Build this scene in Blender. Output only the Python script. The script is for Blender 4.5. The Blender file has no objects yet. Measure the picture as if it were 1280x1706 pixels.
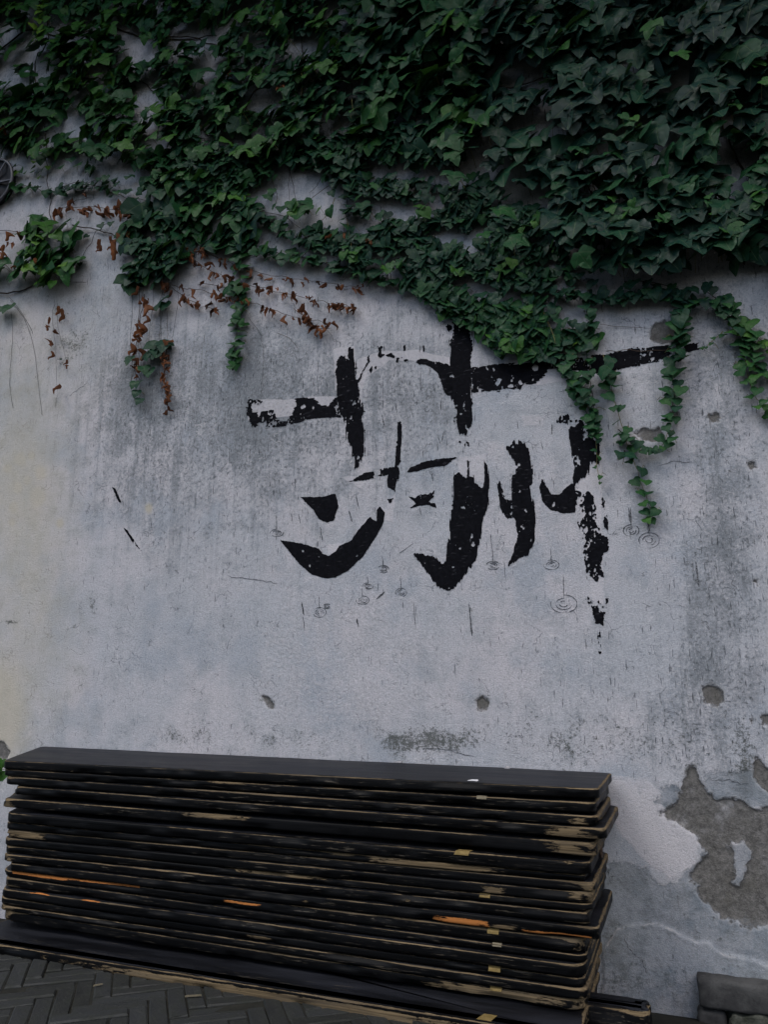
import bpy, math, random
import numpy as np
from mathutils import Vector, Matrix

S = bpy.context.scene
COL = S.collection
R = math.radians
rng = np.random.default_rng(11)
random.seed(11)

# ------------------------------------------------------------------ camera
FPX, CX, CY = 1282.0, 640.0, 853.0            # photograph's focal length and centre in its pixels
PITCH, YAW, DIST, EYE = R(12.235), R(21.064), 2.35, 0.76
cam = bpy.data.cameras.new('camera')
cam.sensor_fit = 'HORIZONTAL'; cam.sensor_width = 36.0; cam.lens = 36.0 * FPX / 1280.0
cam.clip_start = 0.05; cam.clip_end = 500
camo = bpy.data.objects.new('camera', cam); COL.objects.link(camo)
camo.location = (0, -DIST, EYE); camo.rotation_euler = (math.pi / 2 + PITCH, 0, YAW)
S.camera = camo

# ------------------------------------------------------------------ daylight: overcast alley
SUN_EL, SUN_AZ = R(52), R(-38)                # high, in front of the wall, to the left
wd = bpy.data.worlds.new('World'); S.world = wd; wd.use_nodes = True
nt = wd.node_tree; nt.nodes.clear()
sky = nt.nodes.new('ShaderNodeTexSky'); sky.sky_type = 'NISHITA'; sky.sun_disc = False
sky.sun_elevation = SUN_EL; sky.sun_rotation = math.pi + SUN_AZ; sky.air_density = 1.0; sky.dust_density = 3.0; sky.ozone_density = 1.5
bg = nt.nodes.new('ShaderNodeBackground'); bg.inputs['Strength'].default_value = 0.10
out = nt.nodes.new('ShaderNodeOutputWorld')
nt.links.new(sky.outputs[0], bg.inputs[0]); nt.links.new(bg.outputs[0], out.inputs[0])
sl = bpy.data.lights.new('sun', 'SUN'); sl.energy = 0.9; sl.angle = R(24); sl.color = (1.0, 0.95, 0.88)
so = bpy.data.objects.new('sun', sl); COL.objects.link(so)
sd = Vector((math.sin(SUN_AZ) * math.cos(SUN_EL), -math.cos(SUN_AZ) * math.cos(SUN_EL), math.sin(SUN_EL)))
so.rotation_euler = sd.to_track_quat('Z', 'Y').to_euler(); so.location = sd * 20
S.view_settings.view_transform = 'Standard'; S.view_settings.look = 'None'
S.view_settings.gamma = 1.0; S.view_settings.use_curve_mapping = False
S.view_settings.exposure = 0.74

# ------------------------------------------------------------------ pixel -> place
FW = np.array([-math.sin(YAW) * math.cos(PITCH), math.cos(YAW) * math.cos(PITCH), math.sin(PITCH)])
RT = np.array([math.cos(YAW), math.sin(YAW), 0.0]); UP = np.cross(RT, FW)
CAM = np.array([0, -DIST, EYE])
def ray(px, py): return FW + RT * (px - CX) / FPX - UP * (py - CY) / FPX
def at(px, py, off=0.0):
    """point at distance off in front of the wall plane"""
    d = ray(px, py); t = (DIST - off) / d[1]; return CAM + t * d
def on_level(px, py, z):
    d = ray(px, py); t = (z - EYE) / d[2]; return CAM + t * d
def depth(p): return float(np.dot(np.asarray(p) - CAM, FW))
def to_px(P):
    v = P - CAM; z = v @ FW
    return CX + FPX * (v @ RT) / z, CY - FPX * (v @ UP) / z

# ------------------------------------------------------------------ noise and outlines
def _h(i, j, s):
    n = (i.astype(np.int64) * 374761393 + j.astype(np.int64) * 668265263 + s * 1442695041) & 0x7fffffff
    n = ((n ^ (n >> 13)) * 1274126177) & 0x7fffffff
    return ((n ^ (n >> 16)) & 0xffff) / 65535.0
def vnoise(x, y, s=0):
    x = np.asarray(x, float); y = np.asarray(y, float)
    i = np.floor(x); j = np.floor(y); u = x - i; v = y - j
    u = u * u * (3 - 2 * u); v = v * v * (3 - 2 * v)
    return (_h(i, j, s) * (1 - u) + _h(i + 1, j, s) * u) * (1 - v) + (_h(i, j + 1, s) * (1 - u) + _h(i + 1, j + 1, s) * u) * v
def fbm(x, y, s=0, o=4):
    t = 0; a = .5; n = 0
    for k in range(o):
        t = t + a * vnoise(x * 2 ** k, y * 2 ** k, s + 17 * k); n += a; a *= .55
    return t / n
def sdf(x, y, poly):
    """signed distance, negative inside"""
    p = np.asarray(poly, float); q = np.roll(p, -1, 0)
    d = np.full(x.shape, 1e9); ins = np.zeros(x.shape, bool)
    for (ax, ay), (bx, by) in zip(p, q):
        ex, ey = bx - ax, by - ay; wx, wy = x - ax, y - ay
        t = np.clip((wx * ex + wy * ey) / (ex * ex + ey * ey + 1e-12), 0, 1)
        d = np.minimum(d, np.hypot(wx - ex * t, wy - ey * t))
        c = ((ay > y) != (by > y)) & (x < (bx - ax) * (y - ay) / (by - ay + 1e-12) + ax)
        ins ^= c
    return np.where(ins, -d, d)
def sdf_box(x, y, poly, pad):
    p = np.asarray(poly, float); d = np.full(x.shape, float(pad))
    m = (x > p[:, 0].min() - pad) & (x < p[:, 0].max() + pad) & (y > p[:, 1].min() - pad) & (y < p[:, 1].max() + pad)
    if m.any(): d[m] = np.minimum(sdf(x[m], y[m], p), pad)
    return d
def sstep(a, b, x):
    t = np.clip((x - a) / (b - a), 0, 1); return t * t * (3 - 2 * t)

# ------------------------------------------------------------------ object helpers
def mesh_obj(name, V, F, mats, parent=None, smooth=False, attrs=None):
    me = bpy.data.meshes.new(name); me.from_pydata([tuple(v) for v in V], [], [tuple(int(i) for i in f) for f in F])
    for m in (mats if isinstance(mats, (list, tuple)) else [mats]): me.materials.append(m)
    if smooth: me.polygons.foreach_set('use_smooth', np.ones(len(me.polygons), bool))
    for k, a in (attrs or {}).items():
        at_ = me.attributes.new(k, 'FLOAT', 'POINT'); at_.data.foreach_set('value', np.asarray(a, np.float32))
    me.update()
    o = bpy.data.objects.new(name, me); COL.objects.link(o)
    if parent: o.parent = parent
    return o
def empty(name, loc):
    o = bpy.data.objects.new(name, None); COL.objects.link(o); o.location = tuple(loc); o.empty_display_size = .05; return o
def tag(o, label=None, cat=None, group=None, kind=None):
    for k, v in (('label', label), ('category', cat), ('group', group), ('kind', kind)):
        if v: o[k] = v
    return o

# ------------------------------------------------------------------ materials
class NT:
    def __init__(s, name):
        s.m = bpy.data.materials.new(name); s.m.use_nodes = True; s.t = s.m.node_tree; s.t.nodes.clear()
        s.out = s.t.nodes.new('ShaderNodeOutputMaterial')
    def put(s, sock, v):
        if isinstance(v, bpy.types.NodeSocket): s.t.links.new(v, sock)
        elif v is not None:
            if isinstance(v, tuple) and len(v) == 3 and sock.type == 'RGBA': v = v + (1,)
            sock.default_value = v
    def n(s, typ, **kw):
        x = s.t.nodes.new(typ)
        for k, v in kw.items(): setattr(x, k, v)
        return x
    def math(s, op, a, b=None, clamp=False):
        x = s.n('ShaderNodeMath', operation=op, use_clamp=clamp); s.put(x.inputs[0], a); s.put(x.inputs[1], b); return x.outputs[0]
    def mix(s, f, a, b, mode='MIX'):
        x = s.n('ShaderNodeMix', data_type='RGBA', blend_type=mode); s.put(x.inputs[0], f); s.put(x.inputs[6], a); s.put(x.inputs[7], b); return x.outputs[2]
    def vec(s, scale=(1, 1, 1), src='Object', add=None):
        if not hasattr(s, 'tc'): s.tc = s.n('ShaderNodeTexCoord')
        v = s.tc.outputs[src]
        if add is not None:
            a = s.n('ShaderNodeVectorMath', operation='ADD'); s.put(a.inputs[0], v); s.put(a.inputs[1], add); v = a.outputs[0]
        m = s.n('ShaderNodeVectorMath', operation='MULTIPLY'); s.put(m.inputs[0], v); m.inputs[1].default_value = scale; return m.outputs[0]
    def noise(s, v, scale, detail=4, rough=.55, dist=0):
        x = s.n('ShaderNodeTexNoise'); s.put(x.inputs['Vector'], v); x.inputs['Scale'].default_value = scale
        x.inputs['Detail'].default_value = detail; x.inputs['Roughness'].default_value = rough; x.inputs['Distortion'].default_value = dist
        return x.outputs['Fac']
    def rng(s, v, a, b, c=0., d=1., smooth=True):
        x = s.n('ShaderNodeMapRange', interpolation_type='SMOOTHSTEP' if smooth else 'LINEAR')
        s.put(x.inputs[0], v); s.put(x.inputs[1], a); s.put(x.inputs[2], b); s.put(x.inputs[3], c); s.put(x.inputs[4], d); return x.outputs[0]
    def attr(s, name, typ='GEOMETRY'):
        x = s.n('ShaderNodeAttribute', attribute_type=typ); x.attribute_name = name; return x.outputs['Fac']
    def bsdf(s, col, rough=.8, spec=.5, bump=None, bdist=.002, bstr=1.0, metal=0.0):
        p = s.n('ShaderNodeBsdfPrincipled'); s.put(p.inputs['Base Color'], col); s.put(p.inputs['Roughness'], rough)
        p.inputs['Specular IOR Level'].default_value = spec; p.inputs['Metallic'].default_value = metal
        if bump is not None:
            b = s.n('ShaderNodeBump'); b.inputs['Distance'].default_value = bdist; b.inputs['Strength'].default_value = bstr
            s.put(b.inputs['Height'], bump); s.put(p.inputs['Normal'], b.outputs[0])
        return p.outputs[0]
    def done(s, sh): s.put(s.out.inputs[0], sh); return s.m

def mat_plaster():
    t = NT('weathered_plaster')
    v = t.vec((1, 1, 1))
    grime = t.attr('grime'); peel = t.attr('peel'); blue = t.attr('skim'); fresh = t.attr('fresh'); warm = t.attr('warm'); moss = t.attr('moss'); crest = t.attr('crest')
    big = t.noise(v, 1.7, 5, .6); big2 = t.noise(t.vec((1, 1, .8), add=(5, 2, 9)), 4.5, 5, .62); mid = t.noise(v, 11, 6, .66)
    fine = t.noise(v, 85, 5, .75); grain = t.noise(v, 260, 3, .75); grain2 = t.noise(t.vec((1, 1, .45), add=(1, 4, 2)), 420, 2, .7)
    streak = t.noise(t.vec((26, 26, 1.3)), 1.0, 6, .68)
    hair = t.noise(t.vec((190, 190, 26)), 1.0, 2, .5); hair2 = t.noise(t.vec((80, 80, 11), add=(2, 5, 1)), 1.0, 3, .55)
    col = t.mix(t.rng(big, .36, .64), (.450, .475, .525), (.560, .545, .585))
    col = t.mix(t.math('MULTIPLY', t.rng(big2, .47, .66), .80), col, (.345, .390, .455))
    col = t.mix(t.math('MULTIPLY', t.rng(mid, .46, .70), .55), col, (.265, .300, .335))
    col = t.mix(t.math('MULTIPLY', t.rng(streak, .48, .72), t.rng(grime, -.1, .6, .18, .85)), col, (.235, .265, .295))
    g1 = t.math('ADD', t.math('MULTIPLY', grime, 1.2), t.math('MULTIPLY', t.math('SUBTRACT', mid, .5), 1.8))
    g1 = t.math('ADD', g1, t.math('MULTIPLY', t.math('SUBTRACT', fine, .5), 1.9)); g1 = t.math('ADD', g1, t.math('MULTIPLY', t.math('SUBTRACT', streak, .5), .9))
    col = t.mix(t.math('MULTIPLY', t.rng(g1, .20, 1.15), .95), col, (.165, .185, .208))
    # salt and pepper grain of the sandy plaster
    col = t.mix(t.rng(grain, .36, .66, 0., .46), col, (.24, .265, .295))
    col = t.mix(t.rng(grain2, .52, .74, 0., .40), col, (.62, .61, .64))
    mot = t.noise(t.vec((1, 1, .55), add=(8, 3, 2)), 150, 4, .8)
    col = t.mix(t.rng(mot, .50, .68, 0., .42), col, (.20, .225, .25))
    col = t.mix(t.rng(mot, .30, .44, .40, 0.), col, (.60, .59, .62))
    por = t.rng(t.math('ADD', fine, t.math('MULTIPLY', grime, .09)), .60, .74)
    col = t.mix(t.math('MULTIPLY', por, .62), col, (.13, .145, .16))
    fl = t.math('MULTIPLY', t.rng(t.math('ADD', hair, t.math('MULTIPLY', grime, .05)), .665, .73), .75)
    col = t.mix(fl, col, (.06, .068, .08))
    fl2 = t.math('MULTIPLY', t.rng(hair2, .69, .77), .65)
    col = t.mix(fl2, col, (.085, .105, .12))
    # short branching hairline cracks
    wv = t.n('ShaderNodeVectorMath', operation='ADD'); nv_ = t.n('ShaderNodeTexNoise'); t.put(nv_.inputs['Vector'], v); nv_.inputs['Scale'].default_value = 22; nv_.inputs['Detail'].default_value = 4
    sv = t.n('ShaderNodeVectorMath', operation='SCALE'); t.put(sv.inputs[0], nv_.outputs['Color']); sv.inputs['Scale'].default_value = .07
    t.put(wv.inputs[0], v); t.put(wv.inputs[1], sv.outputs[0])
    for sc_, wd_, lo_ in ((11, .010, .54), (26, .016, .56)):
        vo = t.n('ShaderNodeTexVoronoi', feature='DISTANCE_TO_EDGE'); t.put(vo.inputs['Vector'], wv.outputs[0]); vo.inputs['Scale'].default_value = sc_
        ck = t.math('MULTIPLY', t.rng(vo.outputs['Distance'], 0., wd_ * 2.2, 1., 0.), t.rng(t.noise(t.vec((1, 1, 1), add=(sc_, 1, 3)), 9, 4, .7), lo_, lo_ + .07))
        col = t.mix(t.math('MULTIPLY', ck, .75), col, (.10, .11, .125))
    # pale trowel scratches
    a = t.noise(t.vec((1, 1, 2.2), add=(3.1, 0, 1.7)), 7, 2, .5, 1.2); sc = t.rng(t.math('ABSOLUTE', t.math('SUBTRACT', a, .5)), .0, .008, 1., 0.)
    b = t.noise(t.vec((2.4, 1, 1), add=(7.3, 0, 4.2)), 9, 2, .5, .8); sc2 = t.rng(t.math('ABSOLUTE', t.math('SUBTRACT', b, .47)), .0, .007, 1., 0.)
    d_ = t.noise(t.vec((1, 1, 3.2), add=(1.3, 0, 8.2)), 13, 2, .5, 1.6); sc3 = t.rng(t.math('ABSOLUTE', t.math('SUBTRACT', d_, .52)), .0, .009, 1., 0.)
    scm = t.math('MULTIPLY', t.math('MAXIMUM', sc3, t.math('MAXIMUM', sc, sc2)), t.rng(t.noise(v, 5, 3), .46, .62))
    col = t.mix(t.math('MULTIPLY', t.math('MULTIPLY', scm, t.rng(fine, .3, .6)), .55), col, (.66, .65, .68))
    # newer pale overpainting
    fr = t.rng(t.math('ADD', fresh, t.math('ADD', t.math('MULTIPLY', t.math('SUBTRACT', fine, .5), .9), t.math('MULTIPLY', t.math('SUBTRACT', mid, .5), .7))), .34, .66)
    frc = t.mix(t.rng(grain, .45, .7, 0, .6), (.555, .545, .585), (.36, .375, .405))
    col = t.mix(t.math('MULTIPLY', fr, .72), col, frc)
    # warm rust and yellow staining
    col = t.mix(t.math('MULTIPLY', t.rng(t.math('ADD', warm, t.math('MULTIPLY', t.math('SUBTRACT', mid, .5), .6)), .1, 1.1), .62), col, (.48, .44, .33))
    # soot and moss
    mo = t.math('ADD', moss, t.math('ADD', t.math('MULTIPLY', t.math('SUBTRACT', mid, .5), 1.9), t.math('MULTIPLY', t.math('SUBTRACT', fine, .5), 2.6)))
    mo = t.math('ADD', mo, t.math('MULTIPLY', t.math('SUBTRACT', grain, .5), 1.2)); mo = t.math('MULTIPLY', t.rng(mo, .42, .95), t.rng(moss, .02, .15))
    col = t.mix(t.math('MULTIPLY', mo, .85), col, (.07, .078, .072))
    # blue grey skim coat below the lost paint
    edge = t.math('MULTIPLY', t.math('SUBTRACT', t.noise(v, 38, 6, .75), .5), .060)
    sk = t.rng(t.math('ADD', blue, edge), -.003, .005, 1., 0.)
    skc = t.mix(t.rng(big2, .35, .65), (.150, .185, .225), (.265, .295, .325))
    skc = t.mix(t.rng(mid, .45, .7, 0, .7), skc, (.135, .145, .150))
    skc = t.mix(t.rng(fine, .48, .74, 0., .75), skc, (.075, .085, .095))
    skc = t.mix(t.rng(grain2, .55, .72, 0., .45), skc, (.42, .44, .46))
    sk = t.math('MULTIPLY', sk, t.rng(t.noise(t.vec((1, 1, 1), add=(4, 7, 2)), 7, 6, .72), .40, .58, 1., .55))
    col = t.mix(sk, col, skc)
    ce = t.rng(t.math('ADD', t.math('ABSOLUTE', crest), t.math('MULTIPLY', t.math('SUBTRACT', fine, .5), .012)), .0003, .0036, 1., 0.)
    col = t.mix(t.math('MULTIPLY', ce, t.rng(mid, .46, .60, .0, .6)), col, (.50, .50, .52))
    # bare render where the plaster has come off
    edge2 = t.math('MULTIPLY', t.math('SUBTRACT', t.noise(v, 48, 6, .75), .5), .040)
    pf = t.math('ADD', peel, edge2)
    pe = t.math('MULTIPLY', t.rng(pf, -.004, .003, 1., 0.), t.rng(mid, .28, .46, .55, 1.))
    pc = t.mix(t.rng(fine, .30, .72), (.085, .084, .082), (.200, .197, .193))
    pc = t.mix(t.rng(mid, .48, .72, 0, .65), pc, (.110, .107, .094))
    pc = t.mix(t.rng(grain, .5, .7, 0, .6), pc, (.05, .05, .048))
    rim = t.math('MULTIPLY', t.rng(pf, .0, .008, 1., 0.), t.math('SUBTRACT', 1., pe))
    col = t.mix(t.math('MULTIPLY', rim, .30), col, (.55, .55, .57))
    col = t.mix(pe, col, pc)
    hgt = t.math('ADD', t.math('MULTIPLY', fine, .45), t.math('ADD', t.math('MULTIPLY', grain, .6), t.math('MULTIPLY', mid, .7)))
    hgt = t.math('SUBTRACT', hgt, t.math('MULTIPLY', pe, .9)); hgt = t.math('SUBTRACT', hgt, t.math('MULTIPLY', sk, .25))
    hgt = t.math('SUBTRACT', hgt, t.math('MULTIPLY', por, .35)); hgt = t.math('ADD', hgt, t.math('MULTIPLY', fr, .12))
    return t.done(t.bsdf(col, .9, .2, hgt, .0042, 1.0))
def mat_ink():
    t = NT('black_wall_paint')
    v = t.vec()
    n = t.noise(v, 90, 3); st = t.noise(t.vec((40, 40, 160)), 1, 3)
    col = t.mix(t.rng(n, .3, .75), (.0030, .0033, .005), (.0075, .008, .011))
    col = t.mix(t.rng(st, .60, .72, 0, .6), col, (.05, .05, .06))
    return t.done(t.bsdf(col, t.rng(n, .3, .7, .8, .95), .06, n, .001, .5))
def mat_faded_ink():
    t = NT('faded_ink_line')
    n = t.noise(t.vec(), 160, 3)
    return t.done(t.bsdf(t.mix(t.rng(n, .4, .62), (.035, .04, .048), (.20, .21, .23)), .85, .2))
def mat_plank():
    t = NT('black_painted_wood')
    oi = t.n('ShaderNodeObjectInfo'); r = t.math('MULTIPLY', oi.outputs['Random'], 37.0)
    cb = t.n('ShaderNodeCombineXYZ'); t.put(cb.inputs[0], r); t.put(cb.inputs[1], r); t.put(cb.inputs[2], r)
    wear = t.attr('wear'); scr = t.attr('scrape'); org = t.attr('fresh_wood')
    a = t.noise(t.vec((3.2, 30, 30), add=cb.outputs[0]), 1, 6, .68); b = t.noise(t.vec((22, 70, 70), add=cb.outputs[0]), 1, 5, .7)
    g = t.noise(t.vec((5, 160, 260), add=cb.outputs[0]), 1, 4, .6)
    f = t.math('ADD', t.math('MULTIPLY', a, .65), t.math('MULTIPLY', b, .35))
    a2 = t.noise(t.vec((1.6, 9, 9), add=cb.outputs[0]), 1, 3, .6)
    k = t.math('ADD', f, t.math('SUBTRACT', t.math('MULTIPLY', wear, .36), .36))
    k = t.math('ADD', k, t.math('MULTIPLY', t.math('SUBTRACT', a2, .5), .60))
    w = t.rng(k, .462, .515)
    st2 = t.noise(t.vec((26, 190, 230), add=cb.outputs[0]), 1, 5, .75)
    sc = t.math('ADD', scr, t.math('ADD', t.math('MULTIPLY', t.math('SUBTRACT', b, .5), 1.3), t.math('MULTIPLY', t.math('SUBTRACT', st2, .5), 1.5)))
    sc = t.math('MULTIPLY', t.rng(sc, .42, .58), t.rng(scr, .02, .12))
    w = t.math('MAXIMUM', w, sc)
    wood = t.mix(t.rng(g, .3, .7), (.060, .045, .027), (.20, .150, .088))
    wood = t.mix(t.rng(a, .45, .7, 0, .6), wood, (.085, .072, .055))
    wood = t.mix(t.rng(t.math('ADD', org, t.math('MULTIPLY', t.math('SUBTRACT', b, .5), .6)), .4, .6), wood, (.40, .155, .045))
    dust_sheen = t.noise(t.vec((2, 9, 9), add=cb.outputs[0]), 1.5, 5, .6)
    paint = t.mix(t.rng(dust_sheen, .40, .75), (.0018, .0020, .0025), (.0042, .0046, .0056))
    paint = t.mix(t.math('MULTIPLY', t.rng(b, .64, .74), .30), paint, (.022, .022, .022))
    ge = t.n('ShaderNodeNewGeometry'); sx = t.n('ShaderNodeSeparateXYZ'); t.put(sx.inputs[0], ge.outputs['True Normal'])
    paint = t.mix(t.math('MULTIPLY', t.rng(sx.outputs[2], .975, .997), t.rng(dust_sheen, .32, .70, .12, .85)), paint, (.021, .023, .030))  # up-facing paint tinted pale bluish: dust, with the sky's sheen put into the colour
    scf = t.math('MULTIPLY', t.rng(t.noise(t.vec((14, 130, 190), add=cb.outputs[0]), 1, 5, .7), .57, .66), t.rng(a2, .44, .58))
    paint = t.mix(t.math('MULTIPLY', scf, .8), paint, (.085, .075, .060))
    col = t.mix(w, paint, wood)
    rough = t.math('ADD', t.math('MULTIPLY', w, .35), t.rng(dust_sheen, .3, .8, .40, .60))
    h = t.math('ADD', t.math('MULTIPLY', g, .5), t.math('ADD', t.math('MULTIPLY', a, .6), t.math('MULTIPLY', w, -.8)))
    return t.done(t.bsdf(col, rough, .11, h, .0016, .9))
def mat_leaf():
    t = NT('ivy_leaf')
    ti = t.math('ADD', t.attr('tint'), t.attr('tint', 'OBJECT'))
    cr = t.n('ShaderNodeValToRGB'); t.put(cr.inputs[0], ti)
    e = cr.color_ramp.elements
    e[0].position = 0.0; e[0].color = (.0045, .0240, .0245, 1); e[1].position = 1.0; e[1].color = (.15, .28, .028, 1)
    for p, c in ((.3, (.0065, .0420, .0250, 1)), (.55, (.0140, .0740, .0200, 1)), (.8, (.042, .130, .016, 1))):
        x = e.new(p); x.color = c
    uv = t.n('ShaderNodeUVMap'); uv.uv_map = 'leaf'
    sx = t.n('ShaderNodeSeparateXYZ'); t.put(sx.inputs[0], uv.outputs[0])
    ax = t.math('ABSOLUTE', sx.outputs[0])
    # palmate veins: midrib and two laterals running out of the leaf base
    mid = t.rng(ax, .0, .022, 1., 0.)
    l1 = t.rng(t.math('ABSOLUTE', t.math('ADD', sx.outputs[1], t.math('MULTIPLY', ax, .80))), .0, .028, 1., 0.)
    l2 = t.rng(t.math('ABSOLUTE', t.math('ADD', t.math('ADD', sx.outputs[1], .35), t.math('MULTIPLY', ax, 1.2))), .0, .02, 1., 0.)
    vein = t.math('MAXIMUM', mid, t.math('MAXIMUM', l1, t.math('MULTIPLY', l2, .6)))
    n = t.noise(t.vec(src='UV'), 5, 3)
    col = t.mix(t.rng(n, .3, .7, 0, .35), cr.outputs[0], (.010, .028, .012))
    col = t.mix(t.math('MULTIPLY', vein, .35), col, (.10, .16, .07))
    p = t.bsdf(col, t.rng(n, .3, .7, .40, .60), .20, t.math('ADD', vein, t.math('MULTIPLY', n, .5)), .0012, .5)
    tr = t.n('ShaderNodeBsdfTranslucent'); t.put(tr.inputs[0], t.mix(.5, col, (.05, .12, .01)))
    ms = t.n('ShaderNodeMixShader'); ms.inputs[0].default_value = .16; t.put(ms.inputs[1], p); t.put(ms.inputs[2], tr.outputs[0])
    return t.done(ms.outputs[0])
def mat_dry():
    t = NT('dry_leaf_brown')
    ti = t.math('ADD', t.attr('tint'), t.attr('tint', 'OBJECT'))
    n = t.noise(t.vec(src='UV'), 4, 4, .6)
    cr = t.n('ShaderNodeValToRGB'); t.put(cr.inputs[0], t.math('ADD', t.math('MULTIPLY', ti, .65), t.math('MULTIPLY', n, .35)))
    e = cr.color_ramp.elements
    e[0].position = .1; e[0].color = (.025, .014, .009, 1); e[1].position = .9; e[1].color = (.30, .125, .055, 1)
    x = e.new(.5); x.color = (.135, .055, .028, 1)
    p = t.bsdf(cr.outputs[0], .7, .25, n, .002, .6)
    tr = t.n('ShaderNodeBsdfTranslucent'); t.put(tr.inputs[0], cr.outputs[0])
    ms = t.n('ShaderNodeMixShader'); ms.inputs[0].default_value = .15; t.put(ms.inputs[1], p); t.put(ms.inputs[2], tr.outputs[0])
    return t.done(ms.outputs[0])
def mat_simple(name, c1, c2, scale, rough=.8, spec=.3, bdist=.002, metal=0., stretch=(1, 1, 1), detail=5):
    t = NT(name); n = t.noise(t.vec(stretch), scale, detail, .65); n2 = t.noise(t.vec(stretch), scale * 7, 3, .6)
    col = t.mix(t.rng(n, .32, .68), c1, c2); col = t.mix(t.rng(n2, .55, .75, 0, .5), col, tuple(x * .5 for x in c1))
    return t.done(t.bsdf(col, rough, spec, t.math('ADD', n, t.math('MULTIPLY', n2, .4)), bdist, .8, metal))
def mat_brick():
    t = NT('grey_paving_brick')
    oi = t.n('ShaderNodeObjectInfo'); r = oi.outputs['Random']
    v = t.vec(); n = t.noise(v, 14, 5, .65); n2 = t.noise(v, 120, 3, .65)
    col = t.mix(r, (.014, .0155, .015), (.026, .029, .031))
    col = t.mix(t.rng(n, .4, .7, 0, .75), col, (.014, .017, .012))
    col = t.mix(t.rng(n2, .55, .75, 0, .6), col, (.055, .056, .055))
    return t.done(t.bsdf(col, t.rng(n, .3, .7, .55, .85), .4, t.math('ADD', n, t.math('MULTIPLY', n2, .5)), .003, .8))

M = dict(plaster=mat_plaster(), ink=mat_ink(), line=mat_faded_ink(), plank=mat_plank(), leaf=mat_leaf(), dry=mat_dry(), brick=mat_brick(),
         stem=mat_simple('woody_stem', (.022, .017, .014), (.065, .05, .04), 60, .85),
         twig=mat_simple('dry_twig', (.035, .024, .018), (.10, .065, .045), 60, .85),
         shoot=mat_simple('green_shoot', (.13, .13, .04), (.20, .16, .06), 60, .6),
         root=mat_simple('dry_rootlet', (.03, .03, .03), (.07, .065, .06), 60, .85),
         dirt=mat_simple('alley_dirt', (.011, .012, .010), (.024, .024, .020), 12, .95, .2, .004),
         stone=mat_simple('grey_kerb_stone', (.028, .029, .031), (.070, .072, .073), 16, .85, .3, .003),
         rubble=mat_simple('mossy_rubble', (.022, .026, .020), (.085, .09, .078), 26, .95, .2, .006),
         metal=mat_simple('dark_painted_metal', (.008, .0085, .011), (.016, .017, .021), 30, .5, .2, .0004),
         rim=mat_simple('worn_metal_rim', (.045, .046, .055), (.085, .086, .10), 40, .4, .5, .0004),
         tape=mat_simple('yellowed_tape', (.15, .108, .036), (.23, .165, .062), 60, .7),
         pale_tape=mat_simple('faded_tape', (.12, .105, .07), (.17, .15, .105), 60, .7),
         paper=mat_simple('white_paper', (.62, .63, .66), (.74, .75, .78), 60, .8),
         crumb=mat_simple('plaster_crumb', (.26, .26, .28), (.36, .36, .38), 60, .9),
         rust=mat_simple('rusty_iron', (.03, .024, .02), (.09, .055, .035), 60, .8))

# ================================================================== THE WALL
PX = lambda pts: [tuple(at(x, y)[[0, 2]]) for x, y in pts]
PEEL = [PX([(1148,1276),(1160,1280),(1172,1308),(1192,1336),(1222,1330),(1256,1345),(1300,1338),(1300,1545),(1240,1546),(1205,1528),(1172,1500),(1152,1462),
            (1178,1424),(1160,1392),(1146,1386),(1130,1365),(1103,1354),(1128,1332),(1140,1302)]),
        PX([(1170,1146),(1186,1140),(1204,1152),(1208,1168),(1194,1179),(1176,1172)]),
        PX([(1058,722),(1072,712),(1086,716),(1100,710),(1106,726),(1092,736),(1074,732)]),
        PX([(1086,545),(1104,534),(1130,540),(1136,566),(1104,572),(1084,566)]),
        PX([(794,1166),(806,1160),(816,1168),(810,1182),(796,1184)]),
        PX([(434,1158),(446,1160),(456,1172),(458,1182),(446,1178)]),
        PX([(1246,770),(1260,766),(1262,778),(1250,782)]), PX([(1249,1198),(1256,1196),(1259,1206),(1251,1208)]), PX([(1271,1192),(1281,1190),(1281,1207),(1272,1206)]),
        PX([(1118,686),(1130,684),(1133,698),(1124,704)]), PX([(1178,690),(1198,688),(1200,700),(1186,706)]),
        PX([(-10,1234),(6,1236),(17,1252),(10,1264),(-10,1262)]),
        PX([(1254,968),(1264,964),(1262,974)]), PX([(1260,1260),(1290,1290),(1290,1330),(1262,1300)])]
KEEP = [PX([(1218,1402),(1240,1396),(1252,1420),(1248,1444),(1232,1474),(1222,1470),(1224,1440)]),
        PX([(1190,1300),(1255,1300),(1262,1330),(1215,1326),(1180,1318)])]
SKIM = [PX([(1104,1316),(1130,1310),(1138,1330),(1112,1350),(1096,1338)]),
        PX([(1172,1288),(1300,1280),(1300,1345),(1222,1345),(1180,1330)]),
        PX([(1010,1440),(1060,1440),(1100,1470),(1128,1466),(1168,1440),(1174,1396),(1200,1420),(1256,1390),(1256,1490),(1300,1540),(1300,1720),(960,1720),(990,1500)])]
STEP = PX([(1008,1580),(1030,1548),(1052,1538),(1092,1540),(1120,1548),(1160,1572),(1182,1570),(1206,1592),(1240,1594),(1300,1616),(1300,1760),(1000,1760)])
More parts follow.
